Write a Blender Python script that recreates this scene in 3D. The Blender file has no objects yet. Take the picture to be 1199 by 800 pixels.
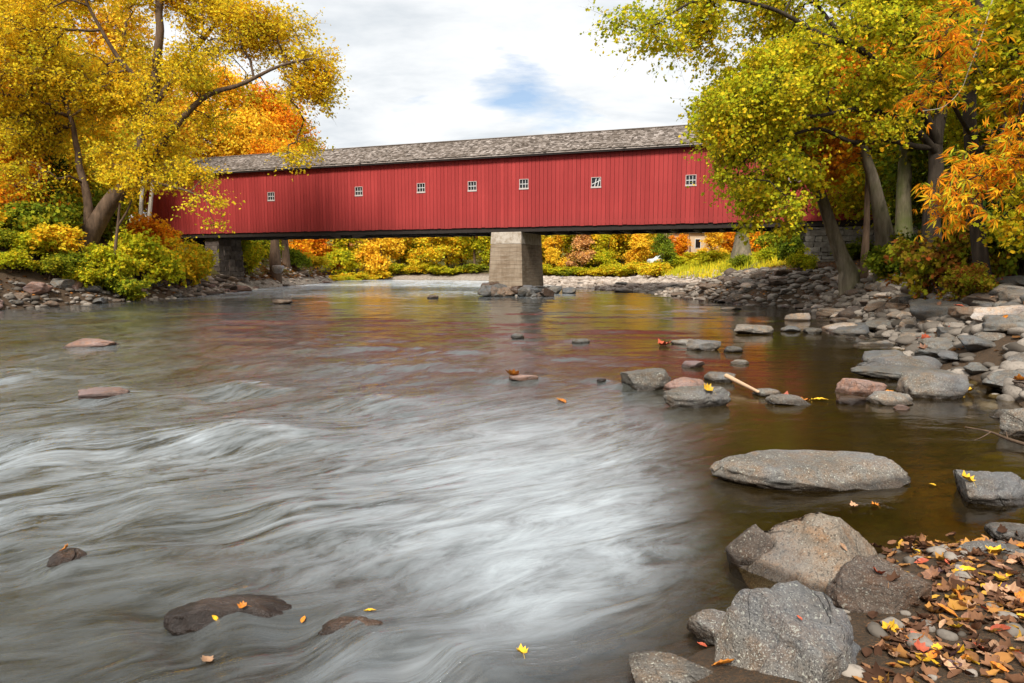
import bpy, bmesh, math, random
import numpy as np
from mathutils import Vector, Matrix

rng = np.random.default_rng(11)
random.seed(11)
scene = bpy.context.scene
COL = scene.collection
R = math.radians

# ------------------------------------------------------------------ camera
CAMZ = 1.72
PITCH = R(6.14)
FPX = 1199 * 24 / 36.0
_f = np.array([0, math.cos(PITCH), -math.sin(PITCH)])
_u = np.array([0, math.sin(PITCH), math.cos(PITCH)])


def ray(px, py):
    return _f + _u * ((400 - py) / FPX) + np.array([1.0, 0, 0]) * ((px - 599.5) / FPX)


def ground(px, py, z=0.0):
    d = ray(px, py)
    t = (z - CAMZ) / d[2]
    return np.array([0, 0, CAMZ]) + d * t


def at(px, py, Y):
    d = ray(px, py)
    return np.array([0, 0, CAMZ]) + d * (Y / d[1])


cam = bpy.data.cameras.new("camera")
cam.lens = 24
cam.sensor_width = 36
cam.clip_end = 3000
cam.clip_start = 0.05
camo = bpy.data.objects.new("camera", cam)
COL.objects.link(camo)
camo.location = (0, 0, CAMZ)
camo.rotation_euler = (math.pi / 2 - PITCH, 0, 0)
scene.camera = camo

# ------------------------------------------------------------------ noise


def _hash(ix, iy, iz, seed):
    h = (ix.astype(np.int64) * 374761393 + iy.astype(np.int64) * 668265263 + iz.astype(np.int64) * 2147483647 + seed * 974634541) & 0xFFFFFFFF
    h = ((h ^ (h >> 13)) * 1274126177) & 0xFFFFFFFF
    h = ((h ^ (h >> 16)) * 2246822519) & 0xFFFFFFFF
    h = h ^ (h >> 15)
    return (h & 0xFFFFFF) / float(0xFFFFFF)


def vnoise(p, seed=0):
    p = np.asarray(p, float)
    i = np.floor(p).astype(np.int64)
    f = p - i
    f = f * f * f * (f * (f * 6 - 15) + 10)
    r = 0
    for dx in (0, 1):
        wx = f[:, 0] if dx else 1 - f[:, 0]
        for dy in (0, 1):
            wy = f[:, 1] if dy else 1 - f[:, 1]
            for dz in (0, 1):
                wz = f[:, 2] if dz else 1 - f[:, 2]
                r = r + wx * wy * wz * _hash(i[:, 0] + dx, i[:, 1] + dy, i[:, 2] + dz, seed)
    return r * 2 - 1


def fbm(p, oct=4, seed=0, gain=0.5):
    p = np.asarray(p, float)
    a, s, t = 1.0, 0.0, 0.0
    for k in range(oct):
        s = s + a * vnoise(p * (2.03 ** k) + 13.7 * k, seed + k)
        t += a
        a *= gain
    return s / t


def fbm2(x, y, oct=4, seed=0, gain=0.5):
    return fbm(np.stack([x, y, np.zeros_like(x) + 0.37], 1), oct, seed, gain)


def sstep(a, b, x):
    t = np.clip((x - a) / (b - a), 0, 1)
    return t * t * (3 - 2 * t)


# ------------------------------------------------------------------ mesh helpers


def mesh_np(name, V, F, smooth=True):
    """V (n,3), F (m,k) with constant k (or list of such arrays)."""
    Fs = F if isinstance(F, list) else [F]
    me = bpy.data.meshes.new(name)
    V = np.asarray(V, np.float32)
    me.vertices.add(len(V))
    me.vertices.foreach_set("co", V.ravel())
    loops = np.concatenate([f.ravel() for f in Fs]).astype(np.int32)
    sizes = np.concatenate([np.full(len(f), f.shape[1]) for f in Fs]).astype(np.int32)
    starts = np.concatenate([[0], np.cumsum(sizes)[:-1]]).astype(np.int32)
    me.loops.add(len(loops))
    me.loops.foreach_set("vertex_index", loops)
    me.polygons.add(len(sizes))
    me.polygons.foreach_set("loop_start", starts)
    me.polygons.foreach_set("loop_total", sizes)
    me.polygons.foreach_set("use_smooth", np.full(len(sizes), smooth))
    me.update(calc_edges=True)
    me.validate()
    return me


def link(name, me, mat=None, parent=None, loc=None):
    o = bpy.data.objects.new(name, me)
    COL.objects.link(o)
    if mat is not None and me is not None:
        if len(me.materials) == 0:
            me.materials.append(mat)
        elif me.materials[0] is not mat:
            o.material_slots[0].link = 'OBJECT'
            o.material_slots[0].material = mat
    if parent is not None:
        o.parent = parent
    if loc is not None:
        o.location = loc
    return o


def tag(o, label=None, cat=None, group=None, kind=None):
    if label:
        o["label"] = label
    if cat:
        o["category"] = cat
    if group:
        o["group"] = group
    if kind:
        o["kind"] = kind
    return o


def empty(name, loc, rz=0, label=None, cat=None, group=None):
    o = bpy.data.objects.new(name, None)
    COL.objects.link(o)
    o.location = loc
    o.rotation_euler = (0, 0, rz)
    return tag(o, label, cat, group)


class MB:
    """collects quads boxes into one mesh"""

    def __init__(self):
        self.V, self.F, self.n = [], [], 0

    def add(self, V, F):
        V = np.asarray(V, float)
        F = np.asarray(F, int)
        self.V.append(V)
        self.F.append(F + self.n)
        self.n += len(V)

    def box(self, x0, x1, y0, y1, z0, z1, jit=0.0):
        V = np.array([[x, y, z] for z in (z0, z1) for y in (y0, y1) for x in (x0, x1)], float)
        if jit:
            V += rng.normal(0, jit, V.shape)
        self.add(V, [[0, 2, 3, 1], [4, 5, 7, 6], [0, 1, 5, 4], [2, 6, 7, 3], [0, 4, 6, 2], [1, 3, 7, 5]])

    def hexa(self, V):
        self.add(V, [[0, 2, 3, 1], [4, 5, 7, 6], [0, 1, 5, 4], [2, 6, 7, 3], [0, 4, 6, 2], [1, 3, 7, 5]])

    def beam(self, a, b, w, h):
        a, b = np.array(a, float), np.array(b, float)
        d = b - a
        d /= np.linalg.norm(d)
        s = np.cross(d, [0, 0, 1.0])
        if np.linalg.norm(s) < 1e-4:
            s = np.array([1.0, 0, 0])
        s /= np.linalg.norm(s)
        t = np.cross(s, d)
        V = []
        for c in (a, b):
            for q in (-h / 2, h / 2):
                for p in (-w / 2, w / 2):
                    V.append(c + s * p + t * q)
        self.hexa(np.array(V))

    def mesh(self, name, smooth=False):
        return mesh_np(name, np.concatenate(self.V), np.concatenate(self.F), smooth)

    def build(self, name, mat, parent=None, smooth=False, bevel=0):
        o = link(name, self.mesh(name, smooth), mat, parent)
        if bevel:
            m = o.modifiers.new("bevel", 'BEVEL')
            m.width = bevel
            m.segments = 2
            m.limit_method = 'ANGLE'
        return o


def tube(pts, rad, sides=8, cap=True):
    pts = np.asarray(pts, float)
    n = len(pts)
    rad = np.broadcast_to(rad, n)
    T = np.gradient(pts, axis=0)
    T /= np.linalg.norm(T, axis=1)[:, None] + 1e-9
    ref = np.array([0.31, 0.95, 0.05]) if abs(T[0][2]) > 0.8 else np.array([0, 0, 1.0])
    A = np.cross(T, ref)
    A /= np.linalg.norm(A, axis=1)[:, None] + 1e-9
    B = np.cross(T, A)
    ang = np.arange(sides) * 2 * math.pi / sides
    V = pts[:, None, :] + rad[:, None, None] * (A[:, None, :] * np.cos(ang)[None, :, None] + B[:, None, :] * np.sin(ang)[None, :, None])
    V = V.reshape(-1, 3)
    i = np.arange(n - 1)[:, None] * sides
    j = np.arange(sides)[None, :]
    j2 = (j + 1) % sides
    F = np.stack([i + j, i + j2, i + sides + j2, i + sides + j], -1).reshape(-1, 4)
    if cap:
        V = np.vstack([V, pts[-1] + T[-1] * rad[-1] * 0.6])
        k = len(V) - 1
        e = (n - 1) * sides
        F = np.vstack([F, np.stack([e + np.arange(sides), e + (np.arange(sides) + 1) % sides, np.full(sides, k), np.full(sides, k)], -1)])
        F = F.copy()
    return V, F


def fix_tris(F):
    """split quads arrays with degenerate last pair into quads and tris"""
    deg = F[:, 2] == F[:, 3]
    out = []
    if (~deg).any():
        out.append(F[~deg])
    if deg.any():
        out.append(F[deg][:, :3])
    return out


def smooth_path(P, n=6):
    P = np.asarray(P, float)
    Q = np.vstack([2 * P[0] - P[1], P, 2 * P[-1] - P[-2]])
    out = []
    for i in range(1, len(Q) - 2):
        p0, p1, p2, p3 = Q[i - 1], Q[i], Q[i + 1], Q[i + 2]
        for t in np.linspace(0, 1, n, endpoint=False):
            out.append(0.5 * ((2 * p1) + (-p0 + p2) * t + (2 * p0 - 5 * p1 + 4 * p2 - p3) * t * t + (-p0 + 3 * p1 - 3 * p2 + p3) * t ** 3))
    out.append(P[-1])
    return np.array(out)


# ------------------------------------------------------------------ materials


class NT:
    def __init__(self, name):
        self.m = bpy.data.materials.new(name)
        self.m.use_nodes = True
        self.t = self.m.node_tree
        self.t.nodes.clear()
        self.out = self.t.nodes.new("ShaderNodeOutputMaterial")

    def n(self, typ, **kw):
        nd = self.t.nodes.new("ShaderNode" + typ)
        for k, v in kw.items():
            if k in nd.inputs:
                self.set(nd.inputs[k], v)
            else:
                setattr(nd, k, v)
        return nd

    def set(self, sock, v):
        if isinstance(v, bpy.types.NodeSocket):
            self.t.links.new(v, sock)
        else:
            sock.default_value = v

    def math(self, op, a, b=0.0, clamp=False):
        nd = self.t.nodes.new("ShaderNodeMath")
        nd.operation = op
        nd.use_clamp = clamp
        self.set(nd.inputs[0], a)
        self.set(nd.inputs[1], b)
        return nd.outputs[0]

    def mix(self, f, a, b, mode='MIX'):
        nd = self.t.nodes.new("ShaderNodeMix")
        nd.data_type = 'RGBA'
        nd.blend_type = mode
        self.set(nd.inputs[0], f)
        self.set(nd.inputs[6], a if not isinstance(a, tuple) else (*a[:3], 1))
        self.set(nd.inputs[7], b if not isinstance(b, tuple) else (*b[:3], 1))
        return nd.outputs[2]

    def noise(self, vec=None, scale=5, detail=4, rough=0.55, dist=0.0, dim='3D'):
        nd = self.t.nodes.new("ShaderNodeTexNoise")
        nd.noise_dimensions = dim
        if vec is not None:
            self.set(nd.inputs['Vector'], vec)
        nd.inputs['Scale'].default_value = scale
        nd.inputs['Detail'].default_value = detail
        nd.inputs['Roughness'].default_value = rough
        nd.inputs['Distortion'].default_value = dist
        return nd.outputs[0]

    def ramp(self, f, stops, interp='LINEAR'):
        nd = self.t.nodes.new("ShaderNodeValToRGB")
        cr = nd.color_ramp
        cr.interpolation = interp
        while len(cr.elements) < len(stops):
            cr.elements.new(0.5)
        for e, (p, c) in zip(cr.elements, stops):
            e.position = p
            e.color = (c, c, c, 1) if not isinstance(c, tuple) else (*c[:3], 1)
        self.set(nd.inputs[0], f)
        return nd.outputs[0]

    def mapping(self, vec, scale=(1, 1, 1), loc=(0, 0, 0), rot=(0, 0, 0)):
        nd = self.t.nodes.new("ShaderNodeMapping")
        self.set(nd.inputs[0], vec)
        nd.inputs['Scale'].default_value = scale
        nd.inputs['Location'].default_value = loc
        nd.inputs['Rotation'].default_value = rot
        return nd.outputs[0]

    def bump(self, h, strength=0.5, dist=0.02, normal=None):
        nd = self.t.nodes.new("ShaderNodeBump")
        self.set(nd.inputs['Height'], h)
        nd.inputs['Strength'].default_value = strength
        nd.inputs['Distance'].default_value = dist
        if normal is not None:
            self.set(nd.inputs['Normal'], normal)
        return nd.outputs[0]

    def pos(self):
        return self.n("NewGeometry").outputs['Position']

    def obj(self):
        return self.n("TexCoord").outputs['Object']

    def sep(self, v):
        nd = self.t.nodes.new("ShaderNodeSeparateXYZ")
        self.set(nd.inputs[0], v)
        return nd.outputs

    def finish(self, surf):
        self.t.links.new(surf, self.out.inputs[0])
        return self.m

    def principled(self, color, rough=0.8, normal=None, spec=0.3, metallic=0.0):
        p = self.t.nodes.new("ShaderNodeBsdfPrincipled")
        self.set(p.inputs['Base Color'], color if not isinstance(color, tuple) else (*color[:3], 1))
        self.set(p.inputs['Roughness'], rough)
        p.inputs['Specular IOR Level'].default_value = spec
        p.inputs['Metallic'].default_value = metallic
        if normal is not None:
            self.set(p.inputs['Normal'], normal)
        return p.outputs[0]


def simple(name, c, rough=0.8, nscale=6, var=0.25, spec=0.3, bump=0.0):
    t = NT(name)
    nz = t.noise(t.obj(), nscale, 5)
    c2 = tuple(x * (1 - var) for x in c)
    col = t.mix(nz, c2, tuple(min(1, x * (1 + var)) for x in c))
    nb = t.bump(nz, bump, 0.02) if bump else None
    return t.finish(t.principled(col, rough, nb, spec))


def leafmat(name, stops, nscale=0.45, trans=0.35, mixr=0.55):
    t = NT(name)
    g = t.n("NewGeometry")
    rnd = g.outputs['Random Per Island']
    nz = t.noise(g.outputs['Position'], nscale, 3, 0.6)
    nz = t.math('MULTIPLY_ADD', nz, 1.9)
    t.t.nodes[-1].inputs[2].default_value = -0.45
    f = t.math('ADD', t.math('MULTIPLY', rnd, mixr), t.math('MULTIPLY', nz, 1 - mixr), True)
    col = t.ramp(f, stops)
    br = t.math('ADD', t.math('MULTIPLY', t.math('FRACT', t.math('MULTIPLY', rnd, 37.3)), 0.5), 0.84)
    col = t.mix(1.0, col, t.n("CombineColor", Red=br, Green=br, Blue=br).outputs[0], 'MULTIPLY')
    d = t.n("BsdfDiffuse", Color=col)
    tr = t.n("BsdfTranslucent", Color=col)
    mx = t.n("MixShader")
    mx.inputs[0].default_value = trans
    t.t.links.new(d.outputs[0], mx.inputs[1])
    t.t.links.new(tr.outputs[0], mx.inputs[2])
    return t.finish(mx.outputs[0])


YEL = (0.80, 0.57, 0.03)
GOLD = (0.80, 0.40, 0.015)
ORG = (0.78, 0.25, 0.018)
RED = (0.50, 0.07, 0.018)
OLV = (0.34, 0.31, 0.018)
GRN = (0.17, 0.23, 0.018)
DGR = (0.045, 0.085, 0.014)
LIM = (0.52, 0.52, 0.03)
RUST = (0.34, 0.13, 0.03)

LM = {
    'yellow': leafmat('yellow_leaves', [(0.0, OLV), (0.3, LIM), (0.55, YEL), (0.82, GOLD), (1.0, ORG)]),
    'sycamore': leafmat('golden_leaves', [(0.0, (0.22, 0.28, 0.02)), (0.22, (0.50, 0.47, 0.025)), (0.40, (0.76, 0.58, 0.03)), (0.66, YEL), (0.86, GOLD), (1.0, ORG)], 0.3, 0.45),
    'gold': leafmat('bright_gold_leaves', [(0.0, LIM), (0.3, (0.85, 0.62, 0.05)), (0.65, (0.85, 0.5, 0.03)), (1.0, (0.8, 0.34, 0.04))]),  # palette lightened for the far wood, standing in for haze
    'orange': leafmat('orange_leaves', [(0.0, YEL), (0.35, GOLD), (0.7, ORG), (1.0, RED)]),
    'red': leafmat('red_leaves', [(0.0, GOLD), (0.4, ORG), (1.0, RED)]),
    'olive': leafmat('olive_leaves', [(0.0, DGR), (0.35, GRN), (0.7, OLV), (1.0, YEL)]),
    'lime': leafmat('yellow_green_leaves', [(0.0, (0.15, 0.21, 0.016)), (0.25, (0.34, 0.40, 0.022)), (0.55, (0.54, 0.50, 0.02)), (0.78, YEL), (0.93, GOLD), (1.0, ORG)], 0.5, 0.42),
    'hickory': leafmat('hickory_leaves', [(0.0, (0.28, 0.38, 0.03)), (0.28, (0.6, 0.52, 0.03)), (0.45, GOLD), (0.75, ORG), (1.0, (0.78, 0.32, 0.03))], 0.9, 0.42, 0.75),
    'green': leafmat('green_leaves', [(0.0, DGR), (0.5, GRN), (1.0, OLV)]),
    'dark': leafmat('dark_green_leaves', [(0.0, (0.016, 0.035, 0.008)), (0.6, DGR), (1.0, GRN)]),
    'peach': leafmat('peach_leaves', [(0.0, GOLD), (0.5, (0.72, 0.42, 0.16)), (1.0, (0.62, 0.34, 0.2))]),
    'rustbush': leafmat('rusty_bush_leaves', [(0.0, GRN), (0.4, OLV), (0.7, RUST), (1.0, RED)], 1.2),
    'brown': leafmat('dry_brown_leaves', [(0.0, (0.09, 0.045, 0.02)), (0.5, (0.22, 0.1, 0.035)), (0.8, RUST), (1.0, GOLD)], 1.0, 0.1),
    'carpet': leafmat('dead_leaf_carpet', [(0.0, (0.035, 0.02, 0.015)), (0.35, (0.12, 0.06, 0.035)), (0.55, (0.26, 0.13, 0.07)), (0.75, (0.38, 0.18, 0.05)), (1.0, (0.62, 0.38, 0.04))], 4.0, 0.1, 0.8),
    'grass': leafmat('meadow_grass', [(0.0, GRN), (0.4, LIM), (0.75, YEL), (1.0, (0.5, 0.33, 0.1))], 0.15, 0.3, 0.4),
}


def barkmat(name, c, moss=0.0, scale=6):
    t = NT(name)
    v = t.mapping(t.pos(), (1, 1, 0.22))
    nz = t.noise(v, scale, 6, 0.65, 0.4)
    n2 = t.noise(t.pos(), 1.3, 3)
    col = t.mix(t.ramp(nz, [(0.3, 0.0), (0.7, 1.0)]), tuple(x * 0.45 for x in c), tuple(x * 1.35 for x in c))
    col = t.mix(t.math('MULTIPLY', t.ramp(n2, [(0.4, 0.0), (0.65, 1.0)]), moss), col, (0.10, 0.12, 0.03))
    return t.finish(t.principled(col, 0.9, t.bump(nz, 0.9, 0.05), 0.15))


BK = {
    'brown': barkmat('brown_bark', (0.13, 0.085, 0.055)),
    'grey': barkmat('grey_bark', (0.20, 0.165, 0.12), 0.3),
    'dark': barkmat('dark_bark', (0.05, 0.038, 0.028)),
    'moss': barkmat('mossy_bark', (0.19, 0.16, 0.10), 0.85, 9),
    'birch': barkmat('pale_birch_bark', (0.55, 0.5, 0.42), 0, 4),
}


def rockmat(name, c, warm=0.0, lichen=0.5, dry=0.78):
    t = NT(name)
    p = t.pos()
    oi = t.n("ObjectInfo")
    n1 = t.noise(p, 2.2, 5, 0.6)
    n2 = t.noise(p, 9, 5, 0.65)
    sp = t.noise(p, 130, 2, 0.6)
    sp2 = t.noise(p, 75, 3, 0.7)
    col = t.mix(t.ramp(n1, [(0.3, 0.0), (0.7, 1.0)]), tuple(x * 0.55 for x in c), tuple(x * 1.25 for x in c))
    col = t.mix(t.ramp(n2, [(0.42, 0.0), (0.6, 0.75)]), col, (c[0] * 1.0, c[1] * 0.72, c[2] * 0.5))
    strata = t.noise(t.mapping(p, (2.0, 2.0, 14.0), (0, 0, 0), (0.35, 0.25, 0)), 1.0, 5, 0.65, 0.3)
    col = t.mix(t.ramp(strata, [(0.46, 0.0), (0.64, 0.6)]), col, tuple(x * 0.5 for x in c))
    br = t.math('ADD', t.math('MULTIPLY', oi.outputs['Random'], 0.75), 0.62)
    col = t.mix(1.0, col, t.n("CombineColor", Red=br, Green=br, Blue=br).outputs[0], 'MULTIPLY')
    col = t.mix(t.ramp(sp2, [(0.38, 0.75), (0.47, 0.0)]), col, (0.03, 0.026, 0.022))
    col = t.mix(t.math('MULTIPLY', t.math('MULTIPLY', t.ramp(sp, [(0.57, 0.0), (0.66, 1.0)]), t.ramp(n1, [(0.35, 0.25), (0.62, 1.0)])), lichen), col, (0.50, 0.48, 0.42))
    col = t.mix(t.math('MULTIPLY', t.ramp(t.noise(p, 60, 2, 0.5), [(0.645, 0.0), (0.68, 1.0)]), lichen), col, (0.46, 0.45, 0.37))
    lo = t.noise(p, 1.1, 4, 0.6)
    col = t.mix(t.ramp(lo, [(0.5, 0.0), (0.66, 0.55)]), col, (c[0] * 0.5, c[1] * 0.62, c[2] * 0.85))
    cvn = t.n("TexVoronoi", feature='DISTANCE_TO_EDGE', Vector=t.mapping(t.n("VectorMath", operation='ADD').outputs[0], (1, 1, 1.6)), Scale=1.9)
    va = [q for q in t.t.nodes if q.type == 'VECT_MATH'][-1]
    t.set(va.inputs[0], p)
    wn = t.n("TexNoise", Vector=p, Scale=3.0)
    sc_ = t.n("VectorMath", operation='SCALE')
    t.set(sc_.inputs[0], wn.outputs['Color'])
    sc_.inputs['Scale'].default_value = 0.22
    t.set(va.inputs[1], sc_.outputs[0])
    crack = t.math('MULTIPLY', t.ramp(cvn.outputs['Distance'], [(0.0, 1.0), (0.012, 0.0)]), t.ramp(t.noise(p, 1.7, 3), [(0.50, 0.0), (0.62, 1.0)]))
    col = t.mix(t.math('MULTIPLY', crack, 0.5), col, (0.02, 0.016, 0.012))
    # wet band at the waterline
    z = t.sep(p)[2]
    wet = t.math('SUBTRACT', 0.045, t.math('SUBTRACT', z, t.math('MULTIPLY', t.noise(p, 6, 3), 0.06)))
    wet = t.math('MULTIPLY', wet, 28.0, True)
    col = t.mix(wet, col, t.mix(1.0, col, (0.30, 0.27, 0.24), 'MULTIPLY'))
    rough = t.math('SUBTRACT', dry, t.math('MULTIPLY', wet, dry - 0.24))
    h = t.math('ADD', t.math('MULTIPLY', n2, 1.0), t.math('MULTIPLY', sp2, 0.45))
    h = t.math('ADD', h, t.math('MULTIPLY', sp, 0.15))
    h = t.math('SUBTRACT', h, t.math('MULTIPLY', strata, 0.9))
    h = t.math('SUBTRACT', h, t.math('MULTIPLY', crack, 0.7))
    return t.finish(t.principled(col, rough, t.bump(h, 0.8, 0.03), 0.35))


RM = {
    'granite': rockmat('speckled_granite', (0.205, 0.185, 0.158), 0, 0.9),
    'tan': rockmat('tan_boulder_rock', (0.225, 0.18, 0.135), 0, 0.5),
    'grey': rockmat('grey_river_rock', (0.165, 0.16, 0.145), 0, 0.4),
    'brown': rockmat('brown_river_rock', (0.165, 0.118, 0.082), 0, 0.45),
    'pale': rockmat('pale_bleached_rock', (0.46, 0.39, 0.32), 0, 0.25),
    'white': rockmat('white_boulder', (0.75, 0.71, 0.66), 0, 0.1),
    'dark': rockmat('dark_wet_rock', (0.085, 0.055, 0.038), 0, 0.04, 0.28),
    'umber': rockmat('umber_river_rock', (0.105, 0.075, 0.055), 0, 0.35),
    'pink': rockmat('pinkish_rock', (0.34, 0.22, 0.18), 0, 0.4),
}

# ------------------------------------------------------------------ river outline and terrain


def G2(px, py):
    return tuple(ground(px, py)[:2])


RIVER = [(-1.5, -6), (-0.5, 0.6), (0.25, 2.2), G2(775, 786), G2(850, 745), G2(930, 700), G2(1000, 668), G2(1060, 640), G2(1140, 634), G2(1215, 640),
         G2(1300, 610), G2(1270, 520), G2(1215, 500), G2(1190, 470), G2(1150, 446), G2(1085, 432), G2(1068, 414), G2(1030, 392), G2(990, 373),
         G2(935, 359), G2(880, 357), G2(832, 352), G2(765, 344), G2(692, 338.5), G2(640, 333), (2.5, 82), (-3, 94), (-10, 100), (-26, 104), (-60, 110),
         (-60, 98), (-27, 92), G2(392, 330.5), G2(345, 334), G2(300, 338), G2(270, 342), G2(200, 349), G2(130, 354), G2(0, 362), G2(-180, 384), (-26, 10), (-25, -6)]
RP = np.array(RIVER)


def river_sd(x, y):
    """signed distance to the waterline, positive on land"""
    x = np.asarray(x, float)
    y = np.asarray(y, float)
    d = np.full(x.shape, 1e9)
    ins = np.zeros(x.shape, bool)
    n = len(RP)
    for i in range(n):
        a, b = RP[i], RP[(i + 1) % n]
        e = b - a
        t = np.clip(((x - a[0]) * e[0] + (y - a[1]) * e[1]) / (e @ e), 0, 1)
        d = np.minimum(d, np.hypot(x - a[0] - t * e[0], y - a[1] - t * e[1]))
        c = ((a[1] > y) != (b[1] > y)) & (x < (b[0] - a[0]) * (y - a[1]) / (b[1] - a[1] + 1e-12) + a[0])
        ins ^= c
    return np.where(ins, -d, d)


def terr(x, y):
    x = np.asarray(x, float)
    y = np.asarray(y, float)
    sd = river_sd(x, y)
    s = np.maximum(sd, 0)
    left = sstep(-4, -9, x)
    fg = sstep(10, 6, y)
    bar = sstep(40, 46, y) * (1 - left)
    far = sstep(92, 102, y + 0.0 * x)
    right_mid = 1.5 * (1 - np.exp(-s / (1.9 + 0.6 * sstep(24, 14, y)))) + 0.08 * np.minimum(s, 40)
    h_fg = 0.16 * (1 - np.exp(-s / 0.5)) + 0.05 * s
    h_bar = 0.40 * (1 - np.exp(-s / 1.5)) + 2.0 * sstep(14.5, 23, x + 1.2 * fbm2(x * 0.12, y * 0.12, 2, 91)) * sstep(2, 8, s) + 0.05 * np.maximum(x - 20, 0)
    h_left = 0.85 * (1 - np.exp(-s / 0.9)) + 2.0 * sstep(0.5, 6, s) + 0.06 * np.minimum(s, 60) + 0.9 * sstep(52, 58, y) * sstep(0.5, 5, s)
    h_far = 0.5 * (1 - np.exp(-s / 1.0)) + 0.14 * np.clip(np.minimum(s, y - 94), 0, 120)
    h = right_mid
    h = h * (1 - fg) + h_fg * fg
    h = h * (1 - bar) + h_bar * bar
    h = h * (1 - left) + h_left * left
    h = h * (1 - far) + h_far * far
    w = -np.minimum(sd, 0)
    bed = -0.10 - 0.55 * (1 - np.exp(-w / 2.2)) + 0.05 * fbm2(x * 1.3, y * 1.3, 3, 5)
    bed = np.where(w < 0.4, np.minimum(-0.02 - 0.25 * w, bed * 0 - 0.02 - 0.25 * w), bed)
    land = h + 0.05 * fbm2(x * 0.9, y * 0.9, 4, 3) * np.minimum(1, s * 1.2)
    return np.where(sd > 0, land, bed)


def tz(x, y):
    return float(terr(np.array([x]), np.array([y]))[0])


def axis(segs):
    out = []
    for a, b, s in segs:
        out.append(np.arange(a, b, s))
    out.append([segs[-1][1]])
    return np.concatenate(out)


gx = axis([(-500, -120, 20), (-120, -45, 4), (-45, -24, 0.7), (-24, -18, 0.35), (-18, -3, 0.6), (-3, 9, 0.11), (9, 16, 0.3), (16, 45, 0.9), (45, 120, 4), (120, 500, 20)])
gy = axis([(-60, -4, 4), (-4, 0.6, 0.4), (0.6, 9, 0.11), (9, 40, 0.4), (40, 110, 0.8), (110, 200, 4), (200, 900, 25)])
X, Y = np.meshgrid(gx, gy)
Z = terr(X.ravel(), Y.ravel())
nx, ny = len(gx), len(gy)
ii = (np.arange(ny - 1)[:, None] * nx + np.arange(nx - 1)[None, :]).ravel()
gme = mesh_np("ground", np.stack([X.ravel(), Y.ravel(), Z], 1), np.stack([ii, ii + 1, ii + nx + 1, ii + nx], 1))

t = NT("river_ground")
p = t.pos()
z = t.sep(p)[2]
vor = t.n("TexVoronoi", Vector=p, Scale=4.5)
vor2 = t.n("TexVoronoi", Vector=p, Scale=11.0)
nb = t.noise(p, 1.7, 5)
nf = t.noise(p, 14, 5, 0.7)
cob = t.mix(t.sep(vor.outputs['Color'])[0], (0.045, 0.033, 0.018), (0.13, 0.10, 0.06))
cob = t.mix(t.ramp(vor.outputs['Distance'], [(0.45, 0.0), (0.75, 0.8)]), cob, (0.015, 0.011, 0.006))
bedc = t.mix(t.ramp(nb, [(0.3, 0.0), (0.7, 0.8)]), cob, (0.085, 0.062, 0.022))
soil = t.mix(nf, (0.03, 0.02, 0.013), (0.115, 0.08, 0.05))
litter = t.mix(t.ramp(t.noise(p, 60, 3, 0.7), [(0.5, 0.0), (0.62, 0.8)]), soil, (0.14, 0.075, 0.035))
col = t.mix(t.ramp(t.math('MULTIPLY_ADD', z, 4.0), [(0.0, 0.0), (0.5, 1.0)]), bedc, litter)
grav = t.mix(t.sep(vor2.outputs['Color'])[1], (0.16, 0.13, 0.10), (0.44, 0.37, 0.30))
yy = t.sep(p)
barm = t.math('MULTIPLY', t.ramp(t.math('MULTIPLY', t.math('SUBTRACT', yy[1], 40.0), 0.2), [(0.0, 0.0), (1.0, 1.0)]),
              t.ramp(t.math('MULTIPLY', t.math('SUBTRACT', 1.0, z), 2.0), [(0.0, 0.0), (1.0, 1.0)]))
barm = t.math('MULTIPLY', barm, t.ramp(z, [(0.0, 0.0), (0.05, 1.0)]))
col = t.mix(barm, col, grav)
gr = t.math('MULTIPLY', t.ramp(t.math('MULTIPLY', t.math('SUBTRACT', z, 0.9), 1.5), [(0, 0.0), (1, 1.0)]),
            t.ramp(t.math('MULTIPLY', t.math('SUBTRACT', yy[1], 38.0), 0.1), [(0, 0.0), (1, 1.0)]))
col = t.mix(gr, col, t.mix(nb, (0.10, 0.12, 0.02), (0.26, 0.20, 0.03)))
wet = t.math('MULTIPLY', t.math('SUBTRACT', 0.12, z), 10.0, True)
hb = t.math('ADD', t.math('MULTIPLY', t.math('SUBTRACT', 1.0, vor.outputs['Distance']), 0.8), t.math('MULTIPLY', nf, 0.5))
hb = t.math('ADD', hb, t.math('MULTIPLY', t.noise(p, 70, 4, 0.7), 0.6))
ground_mat = t.finish(t.principled(col, t.math('SUBTRACT', 0.9, t.math('MULTIPLY', wet, 0.3)), t.bump(hb, 0.8, 0.06), 0.25))
tag(link("ground", gme, ground_mat), kind="structure")

# ------------------------------------------------------------------ water
# humps of water running over submerged rocks: px, py (where the crest shows), length along flow, half width, height
FDIR = np.array([-0.74, -0.67])


def gslope(y):
    return 1.05 * np.exp(-(np.maximum(y, 0) / 9.0) ** 2) + 0.10


_yg = np.linspace(0, 130, 2601)
_gs = np.concatenate([[0], np.cumsum((gslope(_yg[1:]) + gslope(_yg[:-1])) / 2 * np.diff(_yg))])
_ss = np.concatenate([[0], np.cumsum(np.sqrt(1 + gslope(_yg[1:]) ** 2) * np.diff(_yg))])


def flow_uv(x, y):
    g = np.interp(y, _yg, _gs)
    s = np.interp(y, _yg, _ss)
    n = x - g
    return s, n / np.sqrt(1 + gslope(y) ** 2)


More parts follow.
